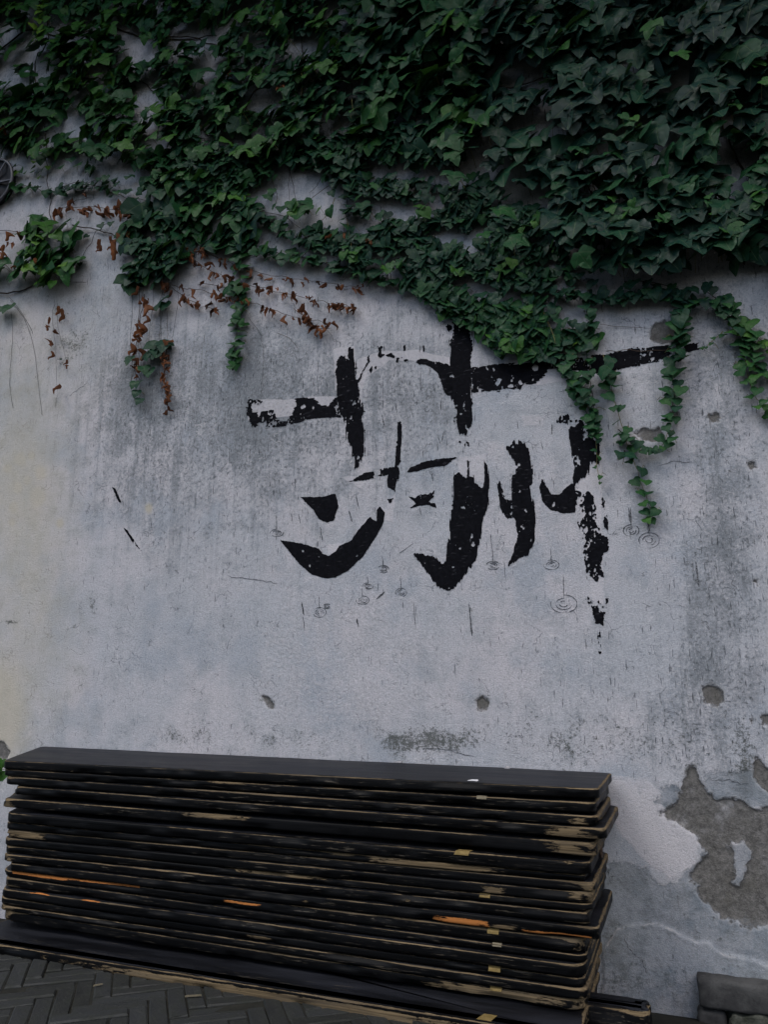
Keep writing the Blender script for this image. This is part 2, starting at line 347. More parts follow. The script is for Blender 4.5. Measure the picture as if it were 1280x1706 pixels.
FRESH = [(PX([(595,600),(640,585),(700,585),(748,598),(752,612),(700,600),(650,602),(610,630),(598,690),(592,640)]), 1),
         (PX([(555,582),(592,576),(592,640),(560,650)]), 1), (PX([(812,735),(846,735),(846,770),(812,770)]), .5),
         (PX([(866,690),(912,688),(908,712),(870,712)]), .5), (PX([(762,760),(812,755),(812,810),(765,790)]), .65),
         (PX([(960,790),(1002,760),(1008,1010),(985,1000)]), .7), (PX([(414,668),(560,660),(560,690),(414,700)]), .9),
         (PX([(840,600),(1010,585),(1010,625),(840,650)]), .9), (PX([(450,1000),(700,990),(700,1200),(420,1210)]), .42),
         (PX([(570,795),(625,795),(600,812)]), .9), (PX([(630,865),(660,820),(655,870)]), .9), (PX([(545,905),(585,905),(575,930),(545,925)]), .8),
         (PX([(1010,1288),(1080,1296),(1130,1350),(1168,1400),(1160,1440),(1120,1470),(1080,1440),(1036,1395),(1012,1350)]), .62),
         (PX([(985,880),(1008,860),(1008,1010),(985,980)]), .5)]

def wall_fields(x, z):
    X, Y = to_px(np.stack([x, np.zeros_like(x), z], 1))
    wob = (fbm(x * 26, z * 26, 5, 4) - .5) * .026
    peel = np.full(x.shape, .05)
    for i, p in enumerate(PEEL):
        peel = np.minimum(peel, sdf_box(x, z, p, .05) + wob * (1.0 if i in (0, 13) else .42))
    for p in KEEP: peel = np.maximum(peel, -(sdf_box(x, z, p, .05) + wob))
    skim = np.full(x.shape, .06)
    for p in SKIM: skim = np.minimum(skim, sdf_box(x, z, p, .06) + wob)
    step = sdf_box(x, z, STEP, .05) + wob * .7
    fresh = np.zeros(x.shape)
    for p, a in FRESH: fresh = np.maximum(fresh, a * sstep(.008, -.008, sdf_box(x, z, p, .05) + wob * .5))
    def blob(cx, cy, sx, sy, a): return a * np.exp(-((X - cx) / sx) ** 2 - ((Y - cy) / sy) ** 2)
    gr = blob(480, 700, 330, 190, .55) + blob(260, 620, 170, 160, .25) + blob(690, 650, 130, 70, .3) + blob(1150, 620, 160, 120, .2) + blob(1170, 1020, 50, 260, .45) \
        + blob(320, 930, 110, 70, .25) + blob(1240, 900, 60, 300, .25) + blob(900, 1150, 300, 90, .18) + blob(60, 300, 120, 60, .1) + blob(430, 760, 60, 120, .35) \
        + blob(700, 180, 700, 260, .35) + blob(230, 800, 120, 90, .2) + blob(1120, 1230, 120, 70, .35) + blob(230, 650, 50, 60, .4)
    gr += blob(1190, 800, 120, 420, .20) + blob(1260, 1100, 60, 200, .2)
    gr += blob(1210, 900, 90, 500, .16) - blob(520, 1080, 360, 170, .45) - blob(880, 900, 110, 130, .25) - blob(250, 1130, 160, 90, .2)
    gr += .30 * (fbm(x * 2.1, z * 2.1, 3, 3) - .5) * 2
    warm = blob(-6, 1195, 42, 75, 1.35) + blob(60, 1010, 80, 280, .34) + blob(10, 760, 130, 460, .46) + blob(150, 560, 140, 160, .24) + blob(30, 800, 60, 90, .2) + blob(128, 1150, 30, 100, .12)
    for cx, cy, r, a in ((68, 788, 7, .8), (63, 828, 9, 1.0), (248, 847, 7, 1.3), (34, 765, 6, .8), (30, 812, 5, .8), (22, 845, 5, .8), (100, 872, 5, .9), (45, 800, 4, .8), (12, 780, 4, .8), (52, 760, 4, .7), (20, 870, 4, .7)):
        warm += blob(cx, cy, r, r * 1.3, a)
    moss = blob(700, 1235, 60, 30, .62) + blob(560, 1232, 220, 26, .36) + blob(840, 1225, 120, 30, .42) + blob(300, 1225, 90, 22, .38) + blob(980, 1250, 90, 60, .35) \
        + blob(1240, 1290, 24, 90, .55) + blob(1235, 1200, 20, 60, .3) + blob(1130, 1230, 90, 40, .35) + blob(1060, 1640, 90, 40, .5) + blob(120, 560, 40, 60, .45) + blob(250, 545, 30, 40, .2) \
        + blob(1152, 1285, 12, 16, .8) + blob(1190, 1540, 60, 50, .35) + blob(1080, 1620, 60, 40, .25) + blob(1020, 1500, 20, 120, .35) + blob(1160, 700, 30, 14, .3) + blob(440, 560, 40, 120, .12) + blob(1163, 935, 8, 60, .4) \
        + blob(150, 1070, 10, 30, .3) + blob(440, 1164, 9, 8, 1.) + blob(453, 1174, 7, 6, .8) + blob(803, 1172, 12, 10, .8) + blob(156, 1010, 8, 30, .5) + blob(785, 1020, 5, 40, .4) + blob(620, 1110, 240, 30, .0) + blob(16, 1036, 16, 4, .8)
    return peel, skim, step, fresh, gr, warm, moss
def wall_height(x, z, f=None):
    if f is None: f = wall_fields(x, z)
    peel, skim, step = f[0], f[1], f[2]
    h = .010 * (fbm(x * 1.3, z * 1.3, 1, 3) - .5) + .0024 * (fbm(x * 9, z * 9, 2, 3) - .5)
    h = h - .0055 * sstep(.003, -.004, peel) * (1 + .5 * (fbm(x * 60, z * 60, 8, 2) - .5))
    h = h - .0012 * sstep(.004, -.004, skim)
    h = h + .005 * sstep(.004, -.003, step) - .0018 * sstep(.035, .0, np.abs(step)) + .0035 * sstep(.007, .0, np.abs(step + .002)) * vnoise(x * 35, z * 35, 4)
    return h

def axis(segs):
    o = []
    for a, b, st in segs: o.append(np.arange(a, b - 1e-6, st))
    return np.concatenate(o + [[segs[-1][1]]])
xs = axis([(-7, -3.2, .1), (-3.2, -2.55, .02), (-2.55, .48, .0052), (.48, 1.0, .02), (1.0, 5, .1)])
zs = axis([(-.35, -.12, .03), (-.12, 2.0, .0052), (2.0, 3.3, .012), (3.3, 5.2, .1)])
NX, NZ = len(xs), len(zs)
gx, gz = np.meshgrid(xs, zs); gx = gx.ravel(); gz = gz.ravel()
fields = wall_fields(gx, gz); gh = wall_height(gx, gz, fields)
wall = bpy.data.objects.new('plaster_wall', None)
me = bpy.data.meshes.new('plaster_wall')
nf = (NX - 1) * (NZ - 1)
co = np.stack([gx, -gh, gz], 1)
back = np.array([[-7, .24, -.35], [5, .24, -.35], [5, .24, 5.2], [-7, .24, 5.2]])
nv = NX * NZ
c0, c1, c2, c3 = 0, NX - 1, nv - 1, nv - NX
ii = (np.arange(NZ - 1)[:, None] * NX + np.arange(NX - 1)[None, :]).ravel()
quads = np.stack([ii, ii + 1, ii + NX + 1, ii + NX], 1)
extra = np.array([[nv + 1, nv, nv + 3, nv + 2], [c3, c2, nv + 2, nv + 3], [c1, nv + 1, nv + 2, c2], [nv, c0, c3, nv + 3], [nv, nv + 1, c1, c0]])
allq = np.concatenate([quads, extra])
me.vertices.add(nv + 4); me.vertices.foreach_set('co', np.concatenate([co, back]).ravel())
me.loops.add(allq.size); me.loops.foreach_set('vertex_index', allq.ravel().astype(np.int32))
me.polygons.add(len(allq)); me.polygons.foreach_set('loop_start', (np.arange(len(allq)) * 4).astype(np.int32))
sm = np.ones(len(allq), bool); sm[-5:] = False; me.polygons.foreach_set('use_smooth', sm)
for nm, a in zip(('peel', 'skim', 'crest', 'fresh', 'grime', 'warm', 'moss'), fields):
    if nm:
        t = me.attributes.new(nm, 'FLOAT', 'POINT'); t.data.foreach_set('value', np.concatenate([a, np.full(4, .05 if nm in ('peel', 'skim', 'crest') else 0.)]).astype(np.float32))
me.update(calc_edges=True); me.materials.append(M['plaster'])
wall = bpy.data.objects.new('plaster_wall', me); COL.objects.link(wall)
tag(wall, 'weathered lilac grey plaster wall with black brush calligraphy and peeling lower right corner', 'wall')

# ---- brush strokes on the wall: thin ragged skins of paint
def paint(polys, rough, flake, seed, name='brush_stroke', mat='ink', cell=.0026, dry=None, label=None, holes=()):
    P = [np.array(PX(p)) for p in polys]; A = np.concatenate(P)
    x0, z0 = A.min(0) - .012; x1, z1 = A.max(0) + .012
    nx, nz = int((x1 - x0) / cell) + 2, int((z1 - z0) / cell) + 2
    X, Z = np.meshgrid(x0 + np.arange(nx) * cell, z0 + np.arange(nz) * cell)
    f = np.full(X.shape, 1e3)
    for p in P: f = np.minimum(f, sdf(X, Z, p))
    f = f + rough * ((fbm(X * 60, Z * 60, seed, 4) - .5) * 1.6 + (fbm(X * 230, Z * 230, seed + 3, 2) - .5) * 1.5)
    if dry == 'v': f = f + rough * 2.6 * (vnoise(X * 300, Z * 20, seed + 9) - .5)
    if dry == 'h': f = f + rough * 2.6 * (vnoise(X * 20, Z * 300, seed + 9) - .5)
    if flake:
        n = fbm(X * 38, Z * 24, seed + 21, 4); n2 = fbm(X * 190, Z * 120, seed + 31, 3)
        f = np.maximum(f, (n * .55 + n2 * .45 - (1 - flake * .97)) * .06)
    for hp, hr in holes:
        hx, hz = at(*hp)[[0, 2]]; f = np.maximum(f, hr * .0013 - np.hypot(X - hx, (Z - hz)) + (fbm(X * 170, Z * 120, seed + 40, 3) - .5) * .012)
    V = []; idx = {}; F = []
    def vert(key, x, z):
        if key not in idx: idx[key] = len(V); V.append((x, z))
        return idx[key]
    ins = f < 0
    any4 = ins[:-1, :-1] | ins[1:, :-1] | ins[:-1, 1:] | ins[1:, 1:]
    for j, i in np.argwhere(any4):
        cs = [(j, i), (j, i + 1), (j + 1, i + 1), (j + 1, i)]; poly = []
        for k in range(4):
            a, b = cs[k], cs[(k + 1) % 4]
            if ins[a]: poly.append(vert(a, X[a], Z[a]))
            if ins[a] != ins[b]:
                lo, hi = (a, b) if a < b else (b, a); t = f[lo] / (f[lo] - f[hi])
                poly.append(vert((lo, hi), X[lo] + (X[hi] - X[lo]) * t, Z[lo] + (Z[hi] - Z[lo]) * t))
        if len(poly) >= 3: F.append(poly)
    if not F: return
    V = np.array(V); y = -(wall_height(V[:, 0], V[:, 1]) + .0012)
    o = mesh_obj(name, np.stack([V[:, 0], y, V[:, 1]], 1), F, M[mat], wall)
    if label: o['label'] = label
    return o
Z5 = lambda *p: [(380 + a / 2.7826, 500 + b / 2.7826) for a, b in p]
Z6 = lambda *p: [(700 + a / 2.56, 500 + b / 2.56) for a, b in p]
Z7 = lambda *p: [(600 + a / 4.923, 560 + b / 4.925) for a, b in p]
paint([Z5((88,488),(98,455),(110,462),(160,462),(165,480),(112,488),(118,522),(212,515),(228,555),(275,562),(300,520),(318,492),(315,462),(350,455),(400,458),(432,490),(470,494),(492,455),(540,445),(600,520),(560,540),(470,545),(420,548),(300,576),(225,588),(200,592),(180,588),(172,572),(142,572),(130,594),(112,590),(100,540),(88,525))], .0045, .40, 1, dry='h',
      holes=[((506, 678), 6), ((523, 680), 3), ((566, 690), 3)])
paint([Z5((498,330),(505,290),(522,262),(545,262),(555,292),(560,222),(576,222),(590,300),(602,380),(618,470),(632,520),(618,545),(632,620),(632,720),(610,768),(583,792),(588,750),(570,690),(552,640),(542,560),(545,525),(515,480),(505,400))], .0050, .34, 2, dry='v')
paint([Z5((603,395),(598,385),(620,335),(648,290),(652,260),(658,285),(630,335)), Z5((655,330),(664,310),(672,315),(662,335)), Z5((680,320),(686,312),(690,316)),
       Z7((60,170),(78,160),(80,220),(65,225)), Z7((145,85),(165,90),(180,80),(195,90),(175,115),(180,150),(205,155),(170,180),(150,165),(158,120)), Z7((215,160),(260,140),(285,170),(280,185),(240,175)),
       Z7((360,80),(375,75),(378,125),(362,125)), Z7((518,80),(530,80),(530,130),(520,130)), Z7((300,180),(345,180),(318,190),(312,225),(300,220)), Z7((358,200),(380,190),(400,200),(375,210)),
       Z7((120,255),(138,250),(135,270),(122,272)), Z7((85,270),(105,238),(100,280),(88,305))], .0035, .30, 3)
paint([Z7((450,210),(490,195),(540,190),(600,212),(660,215),(690,235),(720,225),(760,270),(760,480),(715,495),(690,450),(668,370),(640,310),(600,270),(540,240),(490,240))], .0045, .36, 4)
paint([Z5((1010,125),(1040,106),(1100,99),(1128,125),(1128,300),(1132,450),(1135,480),(1128,520),(1132,560),(1118,612),(1100,628),(1078,622),(1060,585),(1052,545),(1062,520),(1048,500),(1040,462),(1015,430),(1012,380),(1028,300),(1032,180),(1045,165),(1025,145)),
       Z5((1068,650),(1078,655),(1080,662),(1066,662)), Z5((1095,668),(1105,650),(1115,655),(1116,680),(1098,680))], .0045, .33, 5, dry='v',
      holes=[((752, 627), 4), ((771, 659), 2), ((755, 628), 4), ((761, 676), 2)])
paint([Z6((218,292),(300,277),(400,270),(460,266),(520,255),(590,240),(600,265),(588,292),(545,295),(535,318),(520,335),(482,362),(445,358),(432,378),(372,378),(330,388),(222,392)),
       Z6((590,240),(640,236),(735,262),(800,245),(810,300),(760,312),(700,312),(650,298),(615,288))], .0045, .385, 6, dry='h',
      holes=[((893, 613), 8), ((868, 638), 5), ((852, 644), 6), ((916, 622), 8), ((787, 646), 4)])
paint([Z6((735,242),(830,222),(900,208),(1000,196),(1062,192),(1072,235),(1050,252),(1000,262),(900,284),(800,306),(740,306)), Z6((1130,192),(1180,186),(1215,188),(1202,212),(1150,224),(1130,225))], .0048, .395, 7, dry='h',
      holes=[((1088, 598), 5), ((1100, 601), 4), ((1168, 576), 7)])
paint([Z5((790,568),(803,566),(808,620),(803,680),(803,750),(790,770),(796,800),(775,888),(738,862),(742,812),(715,815),(712,788),(770,772),(782,700))], .0030, .26, 8, dry='v')
paint([Z5((556,845),(590,830),(640,800),(675,795),(678,826),(640,836),(600,838)), Z5((690,818),(715,808),(718,818)), Z5((742,925),(768,920),(752,945))], .0026, .30, 9, dry='h')
paint([Z5((832,798),(850,772),(920,747),(1040,728),(1070,720),(1055,735),(1010,768),(950,776),(880,796),(840,801))], .0026, .25, 10, dry='h')
paint([Z5((338,914),(440,912),(500,897),(514,955),(492,1022),(460,1032),(425,1016),(395,972))], .0026, .2, 11)
paint([Z5((243,1113),(330,1126),(420,1150),(440,1176),(470,1186),(500,1165),(518,1140),(570,1116),(620,1050),(660,1005),(690,1026),(690,975),(705,958),(730,985),(722,1032),(692,1092),(632,1182),(562,1252),(502,1286),(450,1290),(390,1272),(330,1222),(290,1172))], .0026, .2, 12,
      holes=[((505, 918), 2.2), ((517, 943), 2.4), ((531, 927), 1.8), ((595, 927), 1.8)])
paint([Z5((1043,822),(1070,795),(1108,828),(1135,800),(1142,842),(1182,872),(1196,835),(1188,748),(1206,770),(1213,850),(1203,960),(1172,1082),(1152,1192),(1108,1262),(1082,1292),(1052,1342),(1010,1350),(970,1322),(930,1272),(900,1226),(860,1174),(900,1180),(960,1190),(986,1216),(1000,1235),(1012,1180),(1030,1100),(1028,1040),(1045,940)), Z5((1112,745),(1122,742),(1125,830),(1112,830))], .0034, .30, 13, dry='v',
      holes=[((789, 908), 4), ((798, 925), 3), ((786, 961), 3), ((756, 945), 3)])
paint([Z5((836,910),(870,920),(880,905),(930,900),(962,878),(955,912),(930,936),(962,942),(972,966),(930,950),(880,957),(842,966),(872,945),(860,930))], .0028, .36, 14)
paint([Z6((328,780),(342,774),(352,812),(362,852),(390,850),(396,790),(394,745),(412,740),(405,690),(385,662),(370,630),(386,612),(402,598),(410,612),(425,592),(445,612),(465,638),(476,700),(482,780),(464,792),(472,832),(486,872),(494,962),(487,1042),(462,1087),(420,1106),(378,1132),(400,1082),(416,1012),(412,942),(400,932),(370,932),(345,890),(335,840))], .0032, .34, 15, dry='v',
      holes=[((861, 779), 4), ((866, 690 + 85), 3), ((870, 878), 3)])
paint([Z6((510,800),(522,763),(536,790),(560,826),(592,832),(648,778),(664,800),(664,906),(610,910),(560,896),(525,862))], .0030, .28, 16)
paint([Z6((582,522),(600,497),(630,488),(642,505),(690,510),(715,560),(742,600),(768,600),(768,650),(760,690),(730,690),(718,742),(690,762),(660,790),(650,680),(640,600),(630,532),(600,524))], .0045, .40, 17, dry='v')
paint([Z6((664,810),(700,822),(722,812),(742,842),(752,902),(766,952),(772,1002),(802,1012),(807,1062),(777,1092),(771,1132),(787,1172),(781,1207),(750,1202),(710,1162),(704,1112),(690,1062),(690,1002),(662,932),(655,890)), Z6((772,815),(790,878),(802,920),(801,985),(785,962),(778,880))], .0055, .46, 18)
paint([Z6((713,1265),(735,1268),(765,1287),(802,1272),(805,1312),(790,1352),(782,1388),(750,1376),(735,1342),(720,1312))], .0055, .46, 19)
paint([Z6((764,1400),(768,1400),(772,1440),(767,1440)), Z6((758,1425),(761,1425),(764,1465),(760,1465)), Z6((772,1455),(775,1455),(772,1480)), Z6((760,1497),(776,1500),(768,1516))], .0015, .2, 20)
paint([[(187,811),(193,814),(203,838),(198,836)]], .002, .36, 21)
paint([[(204,877),(213,884),(236,918),(222,905)]], .0022, .40, 22)

# ---- thin ink lines: raindrops and ripples drawn on the plaster
def ribbon(lines, name, label=None, mat='line'):
    V = []; F = []
    for pts, w in lines:
        p = np.array(PX(pts)); d = np.gradient(p, axis=0); d /= np.linalg.norm(d, axis=1)[:, None] + 1e-9
        nrm = np.stack([-d[:, 1], d[:, 0]], 1); m = len(p)
        ww = w * (.55 + .9 * vnoise(np.arange(m) * .7 + p[0, 0] * 90, np.zeros(m), 3)) * np.minimum(1, np.minimum(np.arange(m), m - 1 - np.arange(m)) / 1.5 + .25)
        a, b = p + nrm * ww[:, None] / 2, p - nrm * ww[:, None] / 2; s = len(V)
        for q in (a, b):
            y = -(wall_height(q[:, 0], q[:, 1]) + .0011); V += [(u, t, v) for (u, v), t in zip(q, y)]
        F += [(s + k, s + m + k, s + m + k + 1, s + k + 1) for k in range(m - 1)]
    o = mesh_obj(name, V, F, M[mat], wall)
    if label: o['label'] = label
def line(a, b, n=8):
    return [(a[0] + (b[0] - a[0]) * t + random.gauss(0, .25), a[1] + (b[1] - a[1]) * t) for t in np.linspace(0, 1, n)]
def arc(cx, cy, rx, ry, a0, a1, n=12):
    return [(cx + rx * math.cos(R(t)) + random.gauss(0, .2), cy + ry * math.sin(R(t)) + random.gauss(0, .15)) for t in np.linspace(a0, a1, n)]
RIP = [(533, 1020, 11, 8, 994), (605, 1000, 11, 7, 979), (614, 976, 9, 5, 958), (669, 987, 9, 7, 960), (639, 948, 9, 6, 926), (822, 942, 11, 7, 915), (919, 941, 13, 8, 914), (940, 1006, 22, 15, 958), (1052, 884, 13, 10, 845), (1082, 900, 17, 13, 868), (462, 888, 11, 6, 858), (545, 1010, 6, 4, 1005)]
for k, (cx, cy, rx, ry, top) in enumerate(RIP):
    L = [(line((cx - 1, top), (cx, cy - ry * .6)), .0022)]
    for q, sc in ((0, 1), (1, .62), (2, .32)):
        a0 = random.uniform(0, 360)
        L += [(arc(cx, cy, rx * sc, ry * sc, a0, a0 + random.uniform(130, 210)), .0024), (arc(cx, cy, rx * sc, ry * sc, a0 + 190, a0 + 190 + random.uniform(70, 130)), .0020)]
    ribbon(L, 'painted_ripple')
for a, b, w in [((503,1003),(507,1025),.005), ((505,1025),(508,1050),.002), ((534,878),(538,902),.0045), ((594,824),(599,850),.003), ((582,851),(588,870),.005), ((637,692),(641,710),.004), ((740,720),(736,737),.003), ((628,998),(642,986),.007), ((595,1030),(598,1046),.005),
                ((666,922),(690,905),.002), ((735,668),(735,684),.003), ((920,706),(920,724),.004), ((902,735),(905,750),.003), ((1048,845),(1050,870),.004), ((1079,862),(1083,885),.006), ((731,728),(734,740),.003), ((690,1003),(693,1045),.0025), ((782,1005),(787,1060),.005),
                ((625,733),(629,752),.002), ((660,672),(662,690),.003), ((705,750),(706,765),.002), ((818,890),(820,915),.0025), ((530,640),(532,660),.002), ((700,575),(700,588),.003), ((640,575),(641,586),.003), ((485,855),(488,870),.002), ((498,856),(501,872),.003), ((720,790),(722,802),.0025), ((700,845),(702,858),.0025), ((1160,935),(1164,975),.006), ((640,760),(642,772),.002), ((716,1390),(719,1396),.003)]:
    ribbon([(line(a, b, 7), w * .85)], 'painted_raindrop')
# hairline cracks
for pts in ([(1040,1560),(1052,1585),(1070,1600),(1080,1625)], [(1010,1440),(1016,1460)], [(1095,775),(1130,768),(1160,772)], [(380,960),(430,966),(470,972)], [(115,660),(130,648),(148,638)], [(1180,1298),(1215,1300),(1252,1308)], [(750,1250),(800,1262)], [(700,1246),(780,1250)]):
    q = [(a[0] + (b[0] - a[0]) * t + random.gauss(0, .9), a[1] + (b[1] - a[1]) * t + random.gauss(0, .9)) for a, b in zip(pts[:-1], pts[1:]) for t in np.linspace(0, 1, 7)[:-1]]
    ribbon([(q, .0018)], 'hairline_crack')

# ================================================================== EAVE added out of view above the wall to shade the ivy
def beam(name, x0, x1, p, q, th, mat, parent=None):
    (ya, za), (yb, zb) = p, q
    V = [(x, y, z + d) for x in (x0, x1) for (y, z) in ((ya, za), (yb, zb)) for d in (0, th)]
    F = [(0, 1, 3, 2), (4, 6, 7, 5), (0, 4, 5, 1), (2, 3, 7, 6), (1, 5, 7, 3), (0, 2, 6, 4)]
    return mesh_obj(name, V, F, mat, parent)
ev = beam('shade_eave', -7.0, 5.0, (-1.15, 4.62), (.30, 5.21), .10, M['stone']); tag(ev, 'added grey eave above the ivy, out of view, shading it', kind='structure')
for k in range(30): beam('shade_rafter', -6.9 + k * .4, -6.82 + k * .4, (-1.08, 4.555), (-.02, 4.98), .085, M['stem'], ev)

# ================================================================== GROUND
def gz_at(y): return -.085 * float(np.clip((y + .42) / .42, 0, 1)) - .0070
ys = [.3, 0, -.1, -.2, -.3, -.42, -.6, -1, -2, -5, -20, -120]; gxs = [-120, -20, -6, -3, -2, -1, 0, 1, 3, 20, 120]
V = [(x, y, gz_at(y)) for y in ys for x in gxs]; n = len(gxs)
F = [(j * n + i, (j + 1) * n + i, (j + 1) * n + i + 1, j * n + i + 1) for j in range(len(ys) - 1) for i in range(n - 1)]
ground = mesh_obj('ground', V, F, M['dirt']); tag(ground, kind='structure')
ground['label'] = 'dark dirty alley ground with grey bricks laid in herringbone'
def brick_mesh(k):
    r = np.random.default_rng(40 + k); L, W, H, b = .172, .0405, .03, .003
    V = []; F = []
    for z, ins in ((-H, 0), (-b, 0), (0, b)):
        for sx, sy in ((-1, -1), (1, -1), (1, 1), (-1, 1)):
            V.append((sx * (L / 2 - ins) + r.normal(0, .0012), sy * (W / 2 - ins) + r.normal(0, .0010), z + (r.normal(0, .0012) if z == 0 else 0)))
    for a in (0, 4):
        for i in range(4): F.append((a + i, a + (i + 1) % 4, a + 4 + (i + 1) % 4, a + 4 + i))
    F.append((8, 9, 10, 11))
    m = bpy.data.meshes.new('brick'); m.from_pydata(V, [], F); m.materials.append(M['brick']); return m
BM = [brick_mesh(k) for k in range(7)]
nb = 0; L_, W_ = .176, .044
ang = R(38); ca, sa = math.cos(ang), math.sin(ang)
cand = []
for i in range(-80, 80):
    for j in range(-14, 14):
        # herringbone: each pair of bricks steps by one brick width along the diagonal; rows four widths long
        for (u, v, rot) in ((i * W_ + j * L_ * 2 + L_ / 2, i * W_ + W_ / 2, 0), (i * W_ + j * L_ * 2 + W_ / 2, i * W_ - 5 * W_, 1)):
            x = u * ca - v * sa - 1.4; y = u * sa + v * ca - .75
            cand.append((x, y, rot))
for x, y, rot in cand:
    if -2.15 < x < .1 and -1.08 < y < -.43:
        X, Y = to_px(np.array([[x, y, 0]]))
        if -160 < X[0] < 800 and Y[0] < 1860 and nb < 290:
            o = bpy.data.objects.new('brick', BM[nb % 7]); COL.objects.link(o); o.parent = ground
            o.location = (x, y, random.gauss(-.002, .0016)); o.rotation_euler = (random.gauss(0, .014), random.gauss(0, .008), ang + rot * math.pi / 2 + random.gauss(0, .012)); nb += 1
# mortar-dust debris on the bricks
def slab(name, pts, z, h, mat, parent=None, jz=.0):
    n = len(pts); V = [(x, y, z) for x, y in pts] + [(x, y, z + h + random.uniform(0, jz)) for x, y in pts]
    F = [tuple(range(n))[::-1], tuple(range(n, 2 * n))] + [(i, (i + 1) % n, n + (i + 1) % n, n + i) for i in range(n)]
    return mesh_obj(name, V, F, mat, parent)

# ---- stone ledge and rubble at the foot of the wall, lower right
def rock(name, x0, x1, y0, y1, z0, z1, amp, nx, ny, nz, mat, seed, parent=None, rnd=.012):
    V = []; F = []; idx = {}
    def add(i, j, k):
        if (i, j, k) not in idx:
            p = np.array([x0 + (x1 - x0) * i / nx, y0 + (y1 - y0) * j / ny, z0 + (z1 - z0) * k / nz])
            c = np.array([(x0 + x1) / 2, (y0 + y1) / 2, (z0 + z1) / 2]); hsz = np.array([x1 - x0, y1 - y0, z1 - z0]) / 2
            q = np.clip(p, c - hsz + rnd, c + hsz - rnd); d = p - q; l = np.linalg.norm(d)
            if l > rnd: p = q + d / l * rnd
            nn = np.array([fbm(p[1] * 30 + 3, p[2] * 30 + p[0] * 22, seed + s, 3) - .5 for s in (0, 50, 90)])
            idx[(i, j, k)] = len(V); V.append(p + nn * amp)
        return idx[(i, j, k)]
    for a in range(nx):
        for b in range(nz):
            F += [(add(a, 0, b), add(a + 1, 0, b), add(a + 1, 0, b + 1), add(a, 0, b + 1)), (add(a + 1, ny, b), add(a, ny, b), add(a, ny, b + 1), add(a + 1, ny, b + 1))]
        for b in range(ny):
            F += [(add(a, b, nz), add(a + 1, b, nz), add(a + 1, b + 1, nz), add(a, b + 1, nz)), (add(a + 1, b, 0), add(a, b, 0), add(a, b + 1, 0), add(a + 1, b + 1, 0))]
    for a in range(ny):
        for b in range(nz):
            F += [(add(0, a + 1, b), add(0, a, b), add(0, a, b + 1), add(0, a + 1, b + 1)), (add(nx, a, b), add(nx, a + 1, b), add(nx, a + 1, b + 1), add(nx, a, b + 1))]
    return mesh_obj(name, V, F, mat, parent, smooth=True)
led = rock('stone_ledge', -.034, .62, -.055, .012, -.048, .020, .007, 34, 6, 8, M['stone'], 3, rnd=.008)
tag(led, 'long grey stone ledge jutting from the foot of the wall at lower right', 'ledge')
rb = rock('rubble_stone', .030, .22, -.062, .012, -.135, -.051, .034, 22, 8, 10, M['rubble'], 8, rnd=.02)
tag(rb, 'rough mossy rubble stone under the grey stone ledge', 'stone')
rb2 = rock('rubble_stone', .226, .5, -.060, .012, -.135, -.051, .034, 22, 8, 10, M['rubble'], 18, rnd=.02)
tag(rb2, 'rough rubble stone under the ledge, farther right beyond the mossy one', 'stone')
rb3 = rock('rubble_stone', -.036, .026, -.045, .012, -.135, -.051, .02, 8, 6, 8, M['stone'], 28, rnd=.012)
tag(rb3, 'small dark stone below the left end of the ledge', 'stone')

